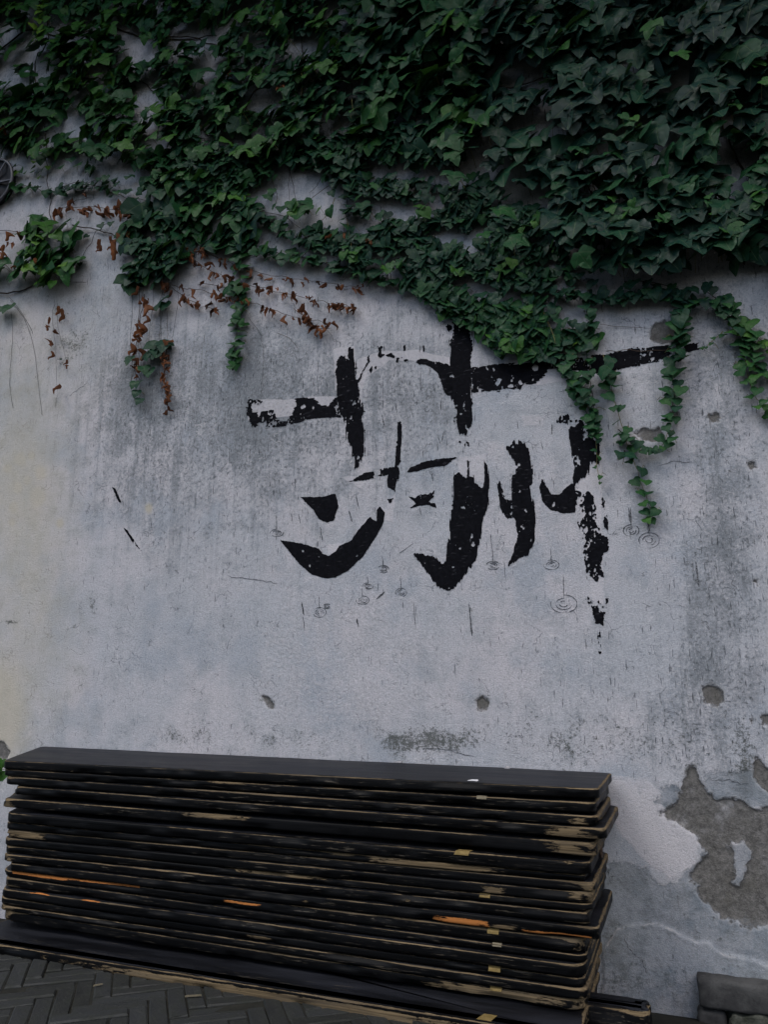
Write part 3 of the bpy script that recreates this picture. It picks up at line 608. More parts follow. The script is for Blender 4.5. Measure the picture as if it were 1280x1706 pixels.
# ================================================================== PLANKS
def make_plank(name, xl, xr, y0, y1, bl, br, tl, tr, seed, wear=0., endw=.3, rad=.024, scr=(), warp=.0015, skew=0., lift=0.):
    """y0 front, y1 back; bl/br bottom at left/right, tl/tr top at left/right"""
    r = np.random.default_rng(seed)
    st = .011
    m = int((xr - xl - 2 * rad) / st); fx = np.linspace(xl + rad, xr - rad, m + 1)
    pts = [(x, y0, 0, -1) for x in fx]
    def corner(cx, cy, a0, n=6):
        return [(cx + rad * math.cos(a), cy + rad * math.sin(a), math.cos(a), math.sin(a)) for a in np.linspace(a0, a0 + math.pi / 2, n + 2)[1:-1]]
    pts += corner(xr - rad, y0 + rad, -math.pi / 2)
    pts += [(xr, y, 1, 0) for y in np.linspace(y0 + rad, y1 - rad, 26)]
    pts += corner(xr - rad, y1 - rad, 0)
    pts += [(x, y1, 0, 1) for x in np.linspace(xr - rad, xl + rad, 60)]
    pts += corner(xl + rad, y1 - rad, math.pi / 2)
    pts += [(xl, y, -1, 0) for y in np.linspace(y1 - rad, y0 + rad, 26)]
    pts += corner(xl + rad, y0 + rad, math.pi)
    P = np.array(pts); N = len(P)
    t = (P[:, 0] - xl) / (xr - xl); B = bl + (br - bl) * t; T = tl + (tr - tl) * t
    H = T - B
    s = np.arange(N) * .011
    prof = [(.030, 0., -.1), (.0045, 0., .2), (.0012, .05, .40), (0, .16, .22), (0, .34, .12), (0, .5, .10), (0, .66, .12), (0, .84, .38), (.0012, .95, 1.07), (.0045, 1., .52), (.008, 1., .0), (.035, 1., -.2)]
    V = []; wr = []; sc = []; fw = []
    chip = lambda k: np.maximum(0, fbm(s * 9, s * 0 + k * 7 + seed, seed, 3) - .60) * .030
    ctop, cbot = chip(1), chip(2)
    fr = (fbm(s * 3, s * 0 + seed, seed + 5, 3) - .5) * .006
    wv = warp * np.sin(P[:, 0] * r.uniform(1.5, 4) + r.uniform(0, 6)) * 0
    endf = np.exp(-(np.minimum(P[:, 0] - xl, xr - P[:, 0]) / .07) ** 2)
    for ins, k, w in prof:
        e = ins + (ctop * (k > .6) + cbot * (k < .4)) * (1 if k not in (0., 1.) or ins < .01 else .6) + fr * (1 if ins < .02 else 0)
        x = P[:, 0] - P[:, 2] * e; y = P[:, 1] - P[:, 3] * e
        dz = -ctop * .25 * (k > .9) * (ins < .008) + cbot * .25 * (k < .1) * (ins < .008)
        z = B + H * k + dz + wv
        dep = np.clip((y - y0) / (y1 - y0), 0, 1); x = x - skew * dep * (1 - t); z = z + lift * dep * (1 - t)
        V.append(np.stack([x, y, z], 1))
        ww = np.full(N, w) + wear + endf * endw * 1.35 * (0.2 if ins > .02 else 1) - .25 * ((P[:, 3] > .5))
        wr.append(ww)
        a = np.zeros(N); b = np.zeros(N)
        for x0, x1, k0, k1, fresh in scr:
            m_ = (P[:, 0] > x0) & (P[:, 0] < x1) & (P[:, 3] < -.5) & (k >= k0 - 1e-6) & (k <= k1 + 1e-6) & (ins < .006)
            edge = np.minimum(1, np.minimum(P[:, 0] - x0, x1 - P[:, 0]) / (.02 + .3 * (x1 - x0)))
            a[m_] = np.maximum(a[m_], ((.50 + .38 * edge[m_]) if fresh else (.26 + .58 * edge[m_]))); 
            if fresh: b[m_] = 1
        sc.append(a); fw.append(b)
    V = np.concatenate(V); K = len(prof)
    F = [(k * N + i, k * N + (i + 1) % N, (k + 1) * N + (i + 1) % N, (k + 1) * N + i) for k in range(K - 1) for i in range(N)]
    F.append(tuple(range(N))[::-1]); F.append(tuple((K - 1) * N + i for i in range(N)))
    org = np.array([xl, y0, bl]); V = V - org
    o = mesh_obj(name, V, F, M['plank'], None, smooth=True, attrs={'wear': np.concatenate(wr), 'scrape': np.concatenate(sc), 'fresh_wood': np.concatenate(fw)})
    o.location = org
    sm = np.ones(len(F), bool); sm[-2:] = False; o.data.polygons.foreach_set('use_smooth', sm)
    return o

def wx(px, py, off=.37): return float(at(px, py, off)[0])
YB = -.012
# (left px, right px at mid height, front offset, z bottom L, top L, bottom R, top R, wear, end wear, scrapes[(px0,px1,k0,k1,fresh)], label)
PL = [
 (3, 990, .370, .477, .503, .482, .505, .00, .30, [(115, 122, .0, .3, 0)], 'topmost plank of the black stack, smooth broad top showing'),
 (4, 984, .368, .456, .476, .449, .473, .02, .35, [(330, 440, .8, 1., 0)], 'second plank from the top of the stack, faded tape on its upper edge'),
 (7, 988, .372, .431, .455, .421, .443, .06, .45, [(945, 985, .1, .9, 0)], 'third plank from the top, right end worn to bare brown wood'),
 (22, 1000, .378, .404, .428, .393, .418, .06, .40, [(900, 998, .0, .9, 0)], 'fourth plank from the top, its right end sticking out beyond the others'),
 (3, 984, .372, .363, .390, .353, .384, .12, .55, [(905, 985, .1, .9, 0), (300, 420, .6, 1., 0)], 'fifth plank from the top, tan bare right end and scuffed left stretch'),
 (9, 975, .382, .322, .349, .313, .342, .00, .20, [(935, 962, .7, 1., 0)], 'thick dark plank with a yellow tape tab on its top near the right'),
 (9, 968, .375, .299, .320, .298, .311, .05, .30, [(590, 860, .1, .9, 0), (545, 600, .6, .9, 0)], 'thin plank with a long brown bare strip right of its middle'),
 (9, 982, .371, .275, .297, .277, .296, .06, .5, [(10, 80, .1, .9, 0)], 'plank with its left end rubbed bare orange brown, eighth from the top'),
 (5, 980, .374, .252, .273, .251, .275, .02, .5, [(790, 850, .1, .7, 0), (940, 980, .3, .9, 0)], 'plank with a short brown gouge above a tape tab, ninth from the top'),
 (6, 978, .372, .229, .250, .235, .249, .05, .4, [(380, 560, .6, 1., 0)], 'tenth plank from the top, long pale scuff left of its middle'),
 (5, 974, .376, .206, .227, .207, .231, .03, .4, [(6, 30, .0, .9, 0), (660, 690, .3, .6, 0)], 'eleventh plank from the top with small dashes of worn paint'),
 (15, 996, .379, .181, .203, .176, .203, .00, .3, [(722, 815, .0, .55, 1), (815, 870, .0, .45, 0), (870, 985, .0, .17, 1), (500, 520, .3, .6, 0)], 'plank with a broad orange bare patch right of the middle, end jutting right'),
 (2, 965, .374, .163, .179, .143, .172, .03, .45, [(18, 118, .55, 1., 1), (118, 236, .8, 1., 1), (372, 400, .5, .8, 1), (398, 434, .35, .83, 1)], 'plank with long bright orange scrape along its left top edge'),
 (6, 968, .376, .135, .160, .126, .140, .02, .35, [], 'dull black plank below the one with the bright orange scrape'),
 (-2, 964, .386, .107, .130, .096, .122, .05, .4, [(48, 80, .94, 1., 1), (138, 165, .94, 1., 1)], 'plank reaching out front at left with orange nicks on its top edge'),
 (-2, 966, .381, .086, .104, .075, .092, .0, .35, [(410, 460, .3, .8, 0)], 'sixteenth plank from the top, third from the bottom of the stack'),
 (-2, 968, .384, .070, .083, .050, .072, .10, .55, [], 'plank second from the bottom of the stack with thick bare rounded right corner'),
 (2, 965, .380, .040, .068, .025, .047, .06, .6, [(700, 965, .1, .9, 0)], 'lowest plank of the stack, pale bare lower right edge'),
]
planks = []
for i, (pl, pr, off, bl, tl, br, tr, w, ew, scr, lab) in enumerate(PL):
    zc = (bl + tl) / 2
    def x_of(p, off=off, zc=zc, pr=pr):
        # wall-plane x of a photograph column at this plank's front face height
        lo, hi = -4.0, 2.0
        for _ in range(40):
            mid = (lo + hi) / 2; X, _y = to_px(np.array([[mid, -off, zc]]))
            if X[0] < p: lo = mid
            else: hi = mid
        return (lo + hi) / 2
    s = [(x_of(a), x_of(b), k0, k1, f) for a, b, k0, k1, f in scr]
    # gentle tilt clean-up so no plank cuts its neighbour
    if planks:
        bl_, br_ = PL[i - 1][3], PL[i - 1][5]
        tl = min(tl, bl_ - .0008); tr = min(tr, br_ - .0008)
    o = make_plank('plank', x_of(pl), x_of(pr) + (.012 if i not in (3, 11) else (.014 if i == 3 else .004)), -off, YB - random.uniform(0, .006), bl, br, tl, tr, 100 + i, w, ew, random.uniform(.016, .03) if i < 12 else random.uniform(.026, .04), s, skew=.19, lift=.012)
    tag(o, lab, 'plank', 'black planks in the stack against the wall'); planks.append((o, x_of))
# boards lying on the ground under the stack
gp = make_plank('plank', -2.06, -.268, -.500, -.09, -.006, -.012, .0205, .0205, 140, .26, .3, .012, [(-1.75, -.27, .16, .66, 0)])
tag(gp, 'long wide black board on the ground under the stack, front edge rubbed brown', 'plank', 'boards on the ground under the stack')
gp2 = make_plank('plank', -.9, -.136, -.325, -.245, -.042, -.042, .0228, .0228, 141, .02, .25, .02)
gp2.location.z += .0
tag(gp2, 'short end of dark board poking out right from under the stack', 'plank', 'boards on the ground under the stack')
gp2.location.y += 0
# tape tabs stuck on planks
def tab(i, px, w, d, mat, z_on='top', off=0.0, ang=0., drop=.006):
    o, x_of = planks[i]; x = x_of(px); pl = PL[i]
    t = (x - o.location.x) / 1.8; zt = pl[4] + (pl[6] - pl[4]) * t
    if i > 0: zt = min(zt, PL[i - 1][3] + (PL[i - 1][5] - PL[i - 1][3]) * t - .0008)
    yf = -pl[2]
    c, s = math.cos(ang), math.sin(ang)
    prof = [(yf + .004 + d, zt + .0014), (yf + .004, zt + .0014), (yf - .0018, zt - .004), (yf - .0024, zt - .004 - drop)]
    V = []; F = []
    for k, (y, z) in enumerate(prof):
        for sx in (-1, 1): V.append((x + sx * w / 2 + s * (y - yf) + random.gauss(0, .0006), y, z))
    F = [(2 * k, 2 * k + 1, 2 * k + 3, 2 * k + 2) for k in range(3)]
    V = [tuple(np.array(v) - np.array(o.location)) for v in V]
    mesh_obj('tape_tab', V, F, M[mat], o)
tab(1, 803, .026, .003, 'pale_tape', drop=.002); tab(5, 770, .036, .016, 'tape', ang=.3, drop=.003); tab(9, 808, .026, .002, 'tape', drop=.003); tab(12, 822, .028, .003, 'tape', drop=.005)
tab(13, 828, .022, .002, 'pale_tape', drop=.001); tab(15, 824, .028, .003, 'tape', drop=.005); tab(17, 826, .028, .003, 'tape', drop=.003)
p = on_level(812, 1694, .0205); o = slab('tape_tab', [(p[0] - .02, p[1] - .02), (p[0] + .013, p[1] - .02), (p[0] + .02, p[1] + .014), (p[0] - .010, p[1] + .014)], .0212, .0006, M['tape'])
o.parent = gp; o.location = -gp.location
# iron ring in the end of a plank
def torus(R0, r0, n=28, m=8, a0=0, a1=2 * math.pi):
    V = []; F = []
    for i in range(n):
        a = a0 + (a1 - a0) * i / n
        for j in range(m):
            b = 2 * math.pi * j / m; V.append(((R0 + r0 * math.cos(b)) * math.cos(a), r0 * math.sin(b), (R0 + r0 * math.cos(b)) * math.sin(a)))
    F = [(i * m + j, ((i + 1) % n) * m + j, ((i + 1) % n) * m + (j + 1) % m, i * m + (j + 1) % m) for i in range(n) for j in range(m)]
    return np.array(V), F
for i, off_y in ((5, .20), (12, .20)):
    o, _ = planks[i]; V, F = torus(.013, .0028)
    V = V[:, [1, 0, 2]]; xr = max(v.co.x for v in o.data.vertices)
    mesh_obj('iron_ring', V + np.array([xr + .004, off_y, .006]), F, M['rust'], o, smooth=True)
# white scrap of paper on the topmost plank
p = on_level(791, 1300, .5045)
sc = slab('paper_scrap', [(p[0] - .014, p[1] - .018), (p[0] + .012, p[1] - .018), (p[0] + .012, p[1] - .006), (p[0] + .006, p[1] + .008), (p[0] - .008, p[1] + .006), (p[0] - .010, p[1] - .004)], .5056, .001, M['paper'])
tag(sc, 'small torn white paper scrap lying on the topmost black plank', 'paper scrap')
for k, (qx, qy, s_) in enumerate(((664, 1268, .012), (846, 1277, .008))):
    p = on_level(qx, qy + 4, .5045)
    c = slab('plaster_crumb', [(p[0] - s_, p[1] - s_ * .6), (p[0] + s_, p[1] - s_ * .7), (p[0] + s_ * .8, p[1] + s_ * .7), (p[0] - s_ * .6, p[1] + s_ * .5)], .5054, .004, M['crumb'], jz=.004)
    tag(c, ('larger plaster crumb at the back edge of the topmost plank, near its middle', 'tiny plaster crumb at the back edge of the topmost plank, right of the other crumb')[k], 'plaster crumb')
# bits of litter on the bricks
for k, (qx, qy, l, w, a, mt, lab) in enumerate(((322, 1660, .020, .004, .5, 'pale_tape', 'tiny pale wood sliver on the herringbone bricks'), (163, 1642, .012, .003, .9, 'pale_tape', 'short pale splinter on the bricks left of the middle'))):
    p = on_level(qx, qy, 0.0); c, s = math.cos(a), math.sin(a)
    q = [(p[0] + u * c - v * s, p[1] + u * s + v * c) for u, v in ((-l, -w), (l, -w * .6), (l * .9, w), (-l * .8, w * .8))]
    tag(slab('litter_bit', q, .0015, .002, M[mt], jz=.001), lab, 'litter')

# ================================================================== ROUND METAL FIXTURE at the left edge
rr = .125; fc = at(22, 295, .035); fx = empty('round_fixture', (fc[0] - rr, 0, fc[2]))
tag(fx, 'round dark metal fixture with spokes on the wall at the left edge', 'fixture')
V, F = torus(rr - .007, .007, 56, 10); mesh_obj('rim', V + np.array([0, -.035, 0]), F, M['rim'], fx, smooth=True)
n = 48; V = []; F = []
for yy, rad in ((.012, rr * .80), (-.028, rr * .93), (-.030, rr * .89), (-.018, rr * .6), (-.026, rr * .2), (-.034, .0001)):
    V += [(rad * math.cos(2 * math.pi * i / n), yy, rad * math.sin(2 * math.pi * i / n)) for i in range(n)]
F = [(k * n + i, k * n + (i + 1) % n, (k + 1) * n + (i + 1) % n, (k + 1) * n + i) for k in range(5) for i in range(n)]
mesh_obj('housing', V, F, M['metal'], fx, smooth=True)
for k in range(6):
    a = k * math.pi / 3 - .12; c, s = math.cos(a), math.sin(a); V = []
    for rad, w, y in ((rr * .15, .009, -.031), (rr * .95, .004, -.034)):
        for dw, dy in ((-w, 0), (w, 0), (w * .6, -.006), (-w * .6, -.006)): V.append((rad * c - dw * s, y + dy, rad * s + dw * c))
    mesh_obj('spoke', V, [(0, 1, 5, 4), (1, 2, 6, 5), (2, 3, 7, 6), (3, 0, 4, 7), (3, 2, 1, 0), (4, 5, 6, 7)], M['rim'], fx)

# ================================================================== IVY
def leaf_shape(seed, kind):
    r = np.random.default_rng(seed)
    if kind == 'big':
        half = [(.07, .10), (.24, .19), (.44, .13), (.60, -.06), (.66, -.22), (.72, -.46), (.52, -.42), (.38, -.48), (.36, -.62), (.26, -.80), (.12, -.97)]
    elif kind == 'small':
        half = [(.10, .11), (.30, .16), (.48, .02), (.54, -.16), (.50, -.34), (.46, -.46), (.36, -.56), (.24, -.72), (.10, -.88)]
    else:
        half = [(.06, .06), (.22, .10), (.32, -.05), (.36, -.3), (.28, -.42), (.24, -.6), (.12, -.84)]
    tipl = -1.06 if kind == 'big' else -.95
    m = len(half); midy = np.linspace(0.02, tipl, m + 1)
    V = [(0, y) for y in midy]; F = []
    for sgn in (1, -1):
        st = len(V); tip = m
        O = [(sgn * x * (1 + r.normal(0, .06)), y + r.normal(0, .022)) for (x, y) in half]
        H1 = [(ox * .52, oy * .52 + midy[i] * .48) for i, (ox, oy) in enumerate(O)]
        V += H1; V += O
        def tri(*q): F.append(q if sgn > 0 else q[::-1])
        for i in range(m):
            a, h, o_ = i, st + i, st + m + i
            if i + 1 < m:
                h2, o2 = h + 1, o_ + 1
                tri(h, h2, a + 1); tri(h, a + 1, a); tri(o_, o2, h2); tri(o_, h2, h)
            else: tri(h, tip, a); tri(o_, tip, h)
    V = np.array(V); x, y = V[:, 0], V[:, 1]
    ph = r.uniform(0, 6)
    if kind == 'dry':
        curl = r.uniform(1.2, 2.2)
        z = .7 * np.abs(x) * curl + .16 * np.sin(7 * y + ph) + .25 * y * y * r.choice([-1, 1])
        X = x * .46 + .09 * np.sin(5 * y + ph)
    else:
        z = .17 * np.sqrt(x * x + .004) - .24 * y * y * r.uniform(.3, 1.3) - .34 * x * x * r.uniform(.4, 1.3) + .05 * np.sin(7 * x + ph) * np.cos(5 * y + ph) + .05 * np.sin(4 * y + ph) + r.normal(0, .10) * x
        X = x
    return np.stack([X, y, z], 1), F, V
def leaf_proto(kind, seed):
    P, F, uv = leaf_shape(seed, kind)
    m = bpy.data.meshes.new('dry_leaf' if kind == 'dry' else 'leaf'); m.from_pydata([tuple(p) for p in P], [], F)
    m.materials.append(M['dry'] if kind == 'dry' else M['leaf'])
    l = m.uv_layers.new(name='leaf'); vi = np.empty(len(m.loops), np.int32); m.loops.foreach_get('vertex_index', vi); l.data.foreach_set('uv', uv[vi].ravel())
    m.polygons.foreach_set('use_smooth', np.ones(len(m.polygons), bool)); m.update()
    return m, P, np.array(F), uv
PROTO = {k: [leaf_proto(k, 7 * i + j) for i in range(n)] for j, (k, n) in enumerate((('big', 8), ('small', 6), ('dry', 6)))}

def tube(pts, rad, m=5, taper=1.0):
    p = np.array(pts); n = len(p); d = np.gradient(p, axis=0); d /= np.linalg.norm(d, axis=1)[:, None] + 1e-9
    a = np.cross(d, np.array([0, 1, 0.02])); a /= np.linalg.norm(a, axis=1)[:, None] + 1e-9; b = np.cross(d, a)
    V = []
    for i in range(n):
        rr_ = rad * (1 + (taper - 1) * i / max(1, n - 1))
        for j in range(m): t = 2 * math.pi * j / m; V.append(p[i] + rr_ * (a[i] * math.cos(t) + b[i] * math.sin(t)))
    F = [(i * m + j, i * m + (j + 1) % m, (i + 1) * m + (j + 1) % m, (i + 1) * m + j) for i in range(n - 1) for j in range(m)]
    F += [tuple(range(m))[::-1], tuple(range((n - 1) * m, n * m))]
    return V, F
def smooth_line(pts, step=10, jit=1.0):
    p = np.array(pts, float); q = []
    for i in range(len(p) - 1):
        p0, p1, p2, p3 = p[max(0, i - 1)], p[i], p[i + 1], p[min(len(p) - 1, i + 2)]
        k = max(2, int(np.hypot(*(p2 - p1)) / step))
        for t in np.arange(k) / k:
            q.append(.5 * ((2 * p1) + (-p0 + p2) * t + (2 * p0 - 5 * p1 + 4 * p2 - p3) * t * t + (-p0 + 3 * p1 - 3 * p2 + p3) * t ** 3))
    q.append(p[-1]); q = np.array(q); q[1:-1] += rng.normal(0, jit, (len(q) - 2, 2)); return q

class Ivy:
    def __init__(s): s.L = []; s.T = []
    def stem(s, pts, rad=.0016, mat='stem', off=.006, jit=1.0, step=10, taper=.6, wave=.004):
        q = smooth_line(pts, step, jit); ph = rng.uniform(0, 9)
        w = [at(x, y, max(.003, off + wave * math.sin(ph + i * .6))) for i, (x, y) in enumerate(q)]
        for p_ in w: p_[1] -= float(wall_height(np.array([p_[0]]), np.array([p_[2]]))[0])
        s.T.append((tube(w, rad, 5, taper), mat)); return q
    def leaf(s, px, py, size, off=.03, tint=None, phi=None, tilt=None, yaw=None, kind='small'):
        p = at(px, py, off); sz = size * depth(p) / FPX
        if tint is None: tint = float(np.clip(rng.normal(.33, .13), 0, 1))
        phi = rng.normal(0, .45) if phi is None else phi
        tilt = rng.normal(.55, .28) if tilt is None else tilt
        yaw = rng.normal(-.05, .38) if yaw is None else yaw
        n = np.array([0, -math.cos(tilt), math.sin(tilt)]); d = np.array([0, -math.sin(tilt), -math.cos(tilt)])
        cz, sz_ = math.cos(yaw), math.sin(yaw); Rz = np.array([[cz, -sz_, 0], [sz_, cz, 0], [0, 0, 1]]); n = Rz @ n; d = Rz @ d
        sd_ = np.cross(d, n); d2 = d * math.cos(phi) + sd_ * math.sin(phi)
        Y = -d2; Zx = n; X = np.cross(Y, Zx)
        Mx = np.stack([X, Y, Zx], 1) * sz
        # the point given is the leaf's middle
        pos = p - d2 * sz * .4
        s.L.append((pos, Mx, tint, kind, int(rng.integers(0, len(PROTO[kind]))), size, off, px, py))
    def build(s, name, label, cat, base_px, group=None, limit=300):
        b = at(*base_px, 0.0); root = empty(name, b); tag(root, label, cat, group)
        infr = lambda l: -40 < l[7] < 1320 and -40 < l[8] < 1740
        order = sorted(s.L, key=lambda l: -(l[5] * (1 + 5 * l[6])) * (1 if infr(l) else .01))
        solo = [l for l in order[:limit] if infr(l)]; rest = [l for l in order if not any(l is q for q in ())][len(solo):]
        for pos, Mx, tint, kind, k, *_ in solo:
            m = PROTO[kind][k][0]; o = bpy.data.objects.new(m.name.split('.')[0], m); COL.objects.link(o); o.parent = root; o['tint'] = tint
            mm = Matrix([list(Mx[i]) + [float(pos[i] - b[i])] for i in range(3)] + [[0, 0, 0, 1]]); o.matrix_basis = mm
        for dry in (False, True):
            VV = []; FF = []; TT = []; UV = []; c = 0
            for pos, Mx, tint, kind, k, *_ in rest:
                if (kind == 'dry') != dry: continue
                _, P, F, uv = PROTO[kind][k]; VV.append(P @ Mx.T + (pos - b)); FF.append(F + c); c += len(P); TT.append(np.full(len(P), tint)); UV.append(uv)
            if not VV: continue
            V = np.concatenate(VV); F = np.concatenate(FF); UV = np.concatenate(UV)
            m = bpy.data.meshes.new('dry_foliage' if dry else 'foliage'); m.vertices.add(len(V)); m.vertices.foreach_set('co', V.ravel())
            m.loops.add(F.size); m.loops.foreach_set('vertex_index', F.ravel().astype(np.int32)); m.polygons.add(len(F)); m.polygons.foreach_set('loop_start', (np.arange(len(F)) * 3).astype(np.int32))
            m.polygons.foreach_set('use_smooth', np.ones(len(F), bool))
            l = m.uv_layers.new(name='leaf'); l.data.foreach_set('uv', UV[F.ravel()].ravel())
            a = m.attributes.new('tint', 'FLOAT', 'POINT'); a.data.foreach_set('value', np.concatenate(TT).astype(np.float32))
            m.update(calc_edges=True); m.materials.append(M['dry' if dry else 'leaf'])
            o = bpy.data.objects.new(m.name, m); COL.objects.link(o); o.parent = root; o['kind'] = 'stuff'
        # leaf stalks run from each leaf base back towards the wall
        VV = []; FF = []
        for pos, Mx, tint, kind, k, size, off, *_ in s.L:
            if kind == 'dry' or rng.random() < .35: continue
            e = np.array([pos[0] + rng.normal(0, .012), -.004, pos[2] + rng.uniform(.0, .02) - off * .35]); mid = (pos + e) / 2 + np.array([0, -.004, .006])
            V, F = tube([pos - b, mid - b, e - b], .0007 + size * .000012, 3); FF += [tuple(i + len(VV) for i in f) for f in F]; VV += V
        if VV: mesh_obj('leaf_stalk', VV, FF, M['shoot'], root)['kind'] = 'stuff'
        # every stem a part of its own; hair-thin rootlets stay together
        names = {'stem': 'stem', 'twig': 'twig', 'shoot': 'shoot'}; rv, rf = [], []
        for (V, F), mat in s.T:
            if mat == 'root': rf += [tuple(i + len(rv) for i in q) for q in F]; rv += [np.array(p_) - b for p_ in V]
            else: mesh_obj(names[mat], [np.array(p_) - b for p_ in V], F, M[mat], root, smooth=True)
        if rv: mesh_obj('rootlet', rv, rf, M['root'], root, smooth=True)['kind'] = 'stuff'
        return root
    # --- ways of laying leaves
    def row(s, pts, size, width=8, dens=1.0, tint=.3, kind='small', off=.022, down=True, stem=True, end=1.0, bright_end=.0):
        q = smooth_line(pts, 4, .4)
        if stem: s.stem(pts, .0016, 'stem', .008)
        d = np.cumsum(np.r_[0, np.hypot(*np.diff(q, axis=0).T)]); tot = d[-1]; n = int(tot / size * 2.3 * dens)
        for i in range(n):
            u = (i + rng.uniform(-.3, .3)) / n; u = min(max(u, 0), 1); k = np.searchsorted(d, u * tot); k = min(k, len(q) - 1)
            sz = size * rng.uniform(.7, 1.2) * (1 + (end - 1) * u)
            s.leaf(q[k, 0] + rng.normal(0, width * .5), q[k, 1] + rng.normal(width * .25, width * .5), sz, off + rng.uniform(0, .03) * size / 20, float(np.clip(rng.normal(tint + bright_end * u ** 2, .10), 0, 1)), rng.normal(0, .5), rng.normal(.6, .25), rng.normal(-.05, .45), kind)
    def strand(s, pts, size, gap=14, tint=.42, kind='small', off=.02, end=.7, bright=.1, spread=.42, stem='shoot', pair=.25):
        q = s.stem(pts, .0013, stem, .012, .7, 8); q = smooth_line(pts, 3, .2)
        d = np.cumsum(np.r_[0, np.hypot(*np.diff(q, axis=0).T)]); tot = d[-1]; u = gap * .4; side = 1
        while u < tot:
            k = min(np.searchsorted(d, u), len(q) - 1); e = 1 + (end - 1) * u / tot; sz = size * e * rng.uniform(.75, 1.2)
            for sg in ((side, -side) if rng.random() < pair else (side,)):
                s.leaf(q[k, 0] + sg * sz * spread * rng.uniform(.6, 1.2), q[k, 1] + sz * .15, sz, off + rng.uniform(0, .02), float(np.clip(rng.normal(tint + bright * u / tot, .09), 0, 1)), sg * rng.uniform(.2, .8), rng.normal(.7, .25), rng.normal(sg * .25, .3), kind)
            side = -side; u += gap * (.7 + .3 * e) * rng.uniform(.75, 1.25)
        k = len(q) - 1; s.leaf(q[k, 0], q[k, 1], size * end * .8, off, tint + bright, rng.normal(0, .3), .6, 0, kind)
    def dry(s, pts, size, gap=9, off=.014, tint=.5, hang=True, side=0):
        q = s.stem(pts, .0014, 'twig', .011, 1.3, 8); q = smooth_line(pts, 3, .2)
        d = np.cumsum(np.r_[0, np.hypot(*np.diff(q, axis=0).T)]); tot = d[-1]; u = gap * .5
        while u < tot:
            k = min(np.searchsorted(d, u), len(q) - 1); sz = size * rng.uniform(.6, 1.25)
            s.leaf(q[k, 0] + rng.normal(0, 3), q[k, 1] + sz * rng.choice([.45, .5, .1, -.2], p=[.4, .3, .2, .1]), sz, off + rng.uniform(0, .014), float(np.clip(rng.normal(tint, .22), 0, 1)), rng.normal(0, .5), rng.normal(.3, .4), rng.normal(0, 1.1), 'dry')
            u += gap * (rng.uniform(.2, 1.2) if rng.random() < .75 else rng.uniform(2., 3.6))
    def mass(s, poly, holes, size, n, thick, tint, kind='big', clump=0., keep=.06, tilt=.5, sizevar=.32, seed=0, tintfn=None):
        P = np.array(poly, float); lo, hi = P.min(0), P.max(0); got = 0; tries = 0
        while got < n and tries < 60:
            tries += 1; c = rng.uniform(lo, hi, (1200, 2)); x, y = c[:, 0], c[:, 1]
            ok = sdf(x, y, P) + (fbm(x / 24, y / 24, seed + 90, 3) - .5) * 52 < 0
            for h in holes:
                m = sdf_box(x, y, h, 30.) + (fbm(x / 14, y / 14, seed + 95, 2) - .5) * 18 < max(5, size * .30 - 3); ok &= ~(m & (rng.random(len(x)) > keep))
            if clump: ok &= fbm(x / 46, y / 26, seed, 3) > clump
            for x_, y_ in c[ok]:
                if got >= n: break
                got += 1; u = rng.random(); sz = size * (1 + rng.normal(0, sizevar)); sz = max(size * .4, sz)
                tt = tint if tintfn is None else tintfn(x_, y_)
                s.leaf(x_, y_, sz, .016 + thick * (.3 * u + .95 * max(0., float(fbm(np.array([x_ / 85.]), np.array([y_ / 48.]), seed + 60, 2)[0]) - .18)), float(np.clip(rng.normal(tt, .12), 0, 1)), rng.normal(0, .42), rng.normal(tilt, .26), rng.normal(-.05, .42), kind)

BIGHOLES = [[(825,95),(905,95),(912,145),(830,150)], [(655,190),(700,182),(708,228),(655,228)], [(1188,250),(1215,236),(1262,250),(1275,275),(1255,300),(1238,312),(1196,290)], [(775,240),(803,232),(808,258),(780,258)],
            [(1188,200),(1218,192),(1220,232),(1196,234)], [(718,278),(744,278),(744,306),(722,304)], [(1030,75),(1075,80),(1070,110),(1035,105)], [(1130,105),(1165,100),(1160,140),(1130,135)], [(1090,225),(1130,220),(1140,250),(1100,260)], [(860,260),(885,262),(880,290),(862,288)], [(1060,260),(1085,255),(1090,280),(1065,285)]]
a = Ivy()
a.mass([(600,-160),(1560,-160),(1820,0),(1760,180),(1640,330),(1500,470),(1400,452),(1275,446),(1235,425),(1180,410),(1130,462),(1060,446),(985,440),(930,390),(895,325),(810,268),(725,246),(610,222),(585,150)], BIGHOLES + [[(880,452),(1190,458),(1190,492),(880,492)], [(575,268),(684,272),(694,297),(590,302)]], 35, 2750, .15, .26, 'big', keep=.03, clump=.29, seed=31,
       tintfn=lambda x, y: .36 if (x < 800 and y < 260) else (.12 if y < 200 else .22))
for x, y, n_ in ((1045, 352, 9), (1180, 340, 3), (1110, 365, 4), (1260, 335, 6), (790, 205, 5), (770, 45, 3), (655, 100, 3), (880, 40, 3), (1060, 200, 3), (1275, 140, 3)):
    for k in range(n_): a.leaf(x + rng.normal(0, 12), y + rng.normal(0, 7), rng.uniform(12, 26), .13, rng.uniform(.5, .74), kind='small')
for pts in ([(760,300),(740,245),(700,215),(690,160),(720,60),(740,-40)], [(1010,450),(1000,360),(960,250),(940,120),(930,-60)], [(1240,440),(1250,300),(1230,270),(1180,120),(1190,-80)], [(830,150),(900,130),(960,80)], [(700,190),(660,180),(600,150)]):
    a.stem(pts, .0032, 'stem', .010)
for k in range(24): a.leaf(rng.uniform(640,1270), rng.uniform(0,430), rng.uniform(20,38), .13, rng.uniform(.42,.66), kind='big')
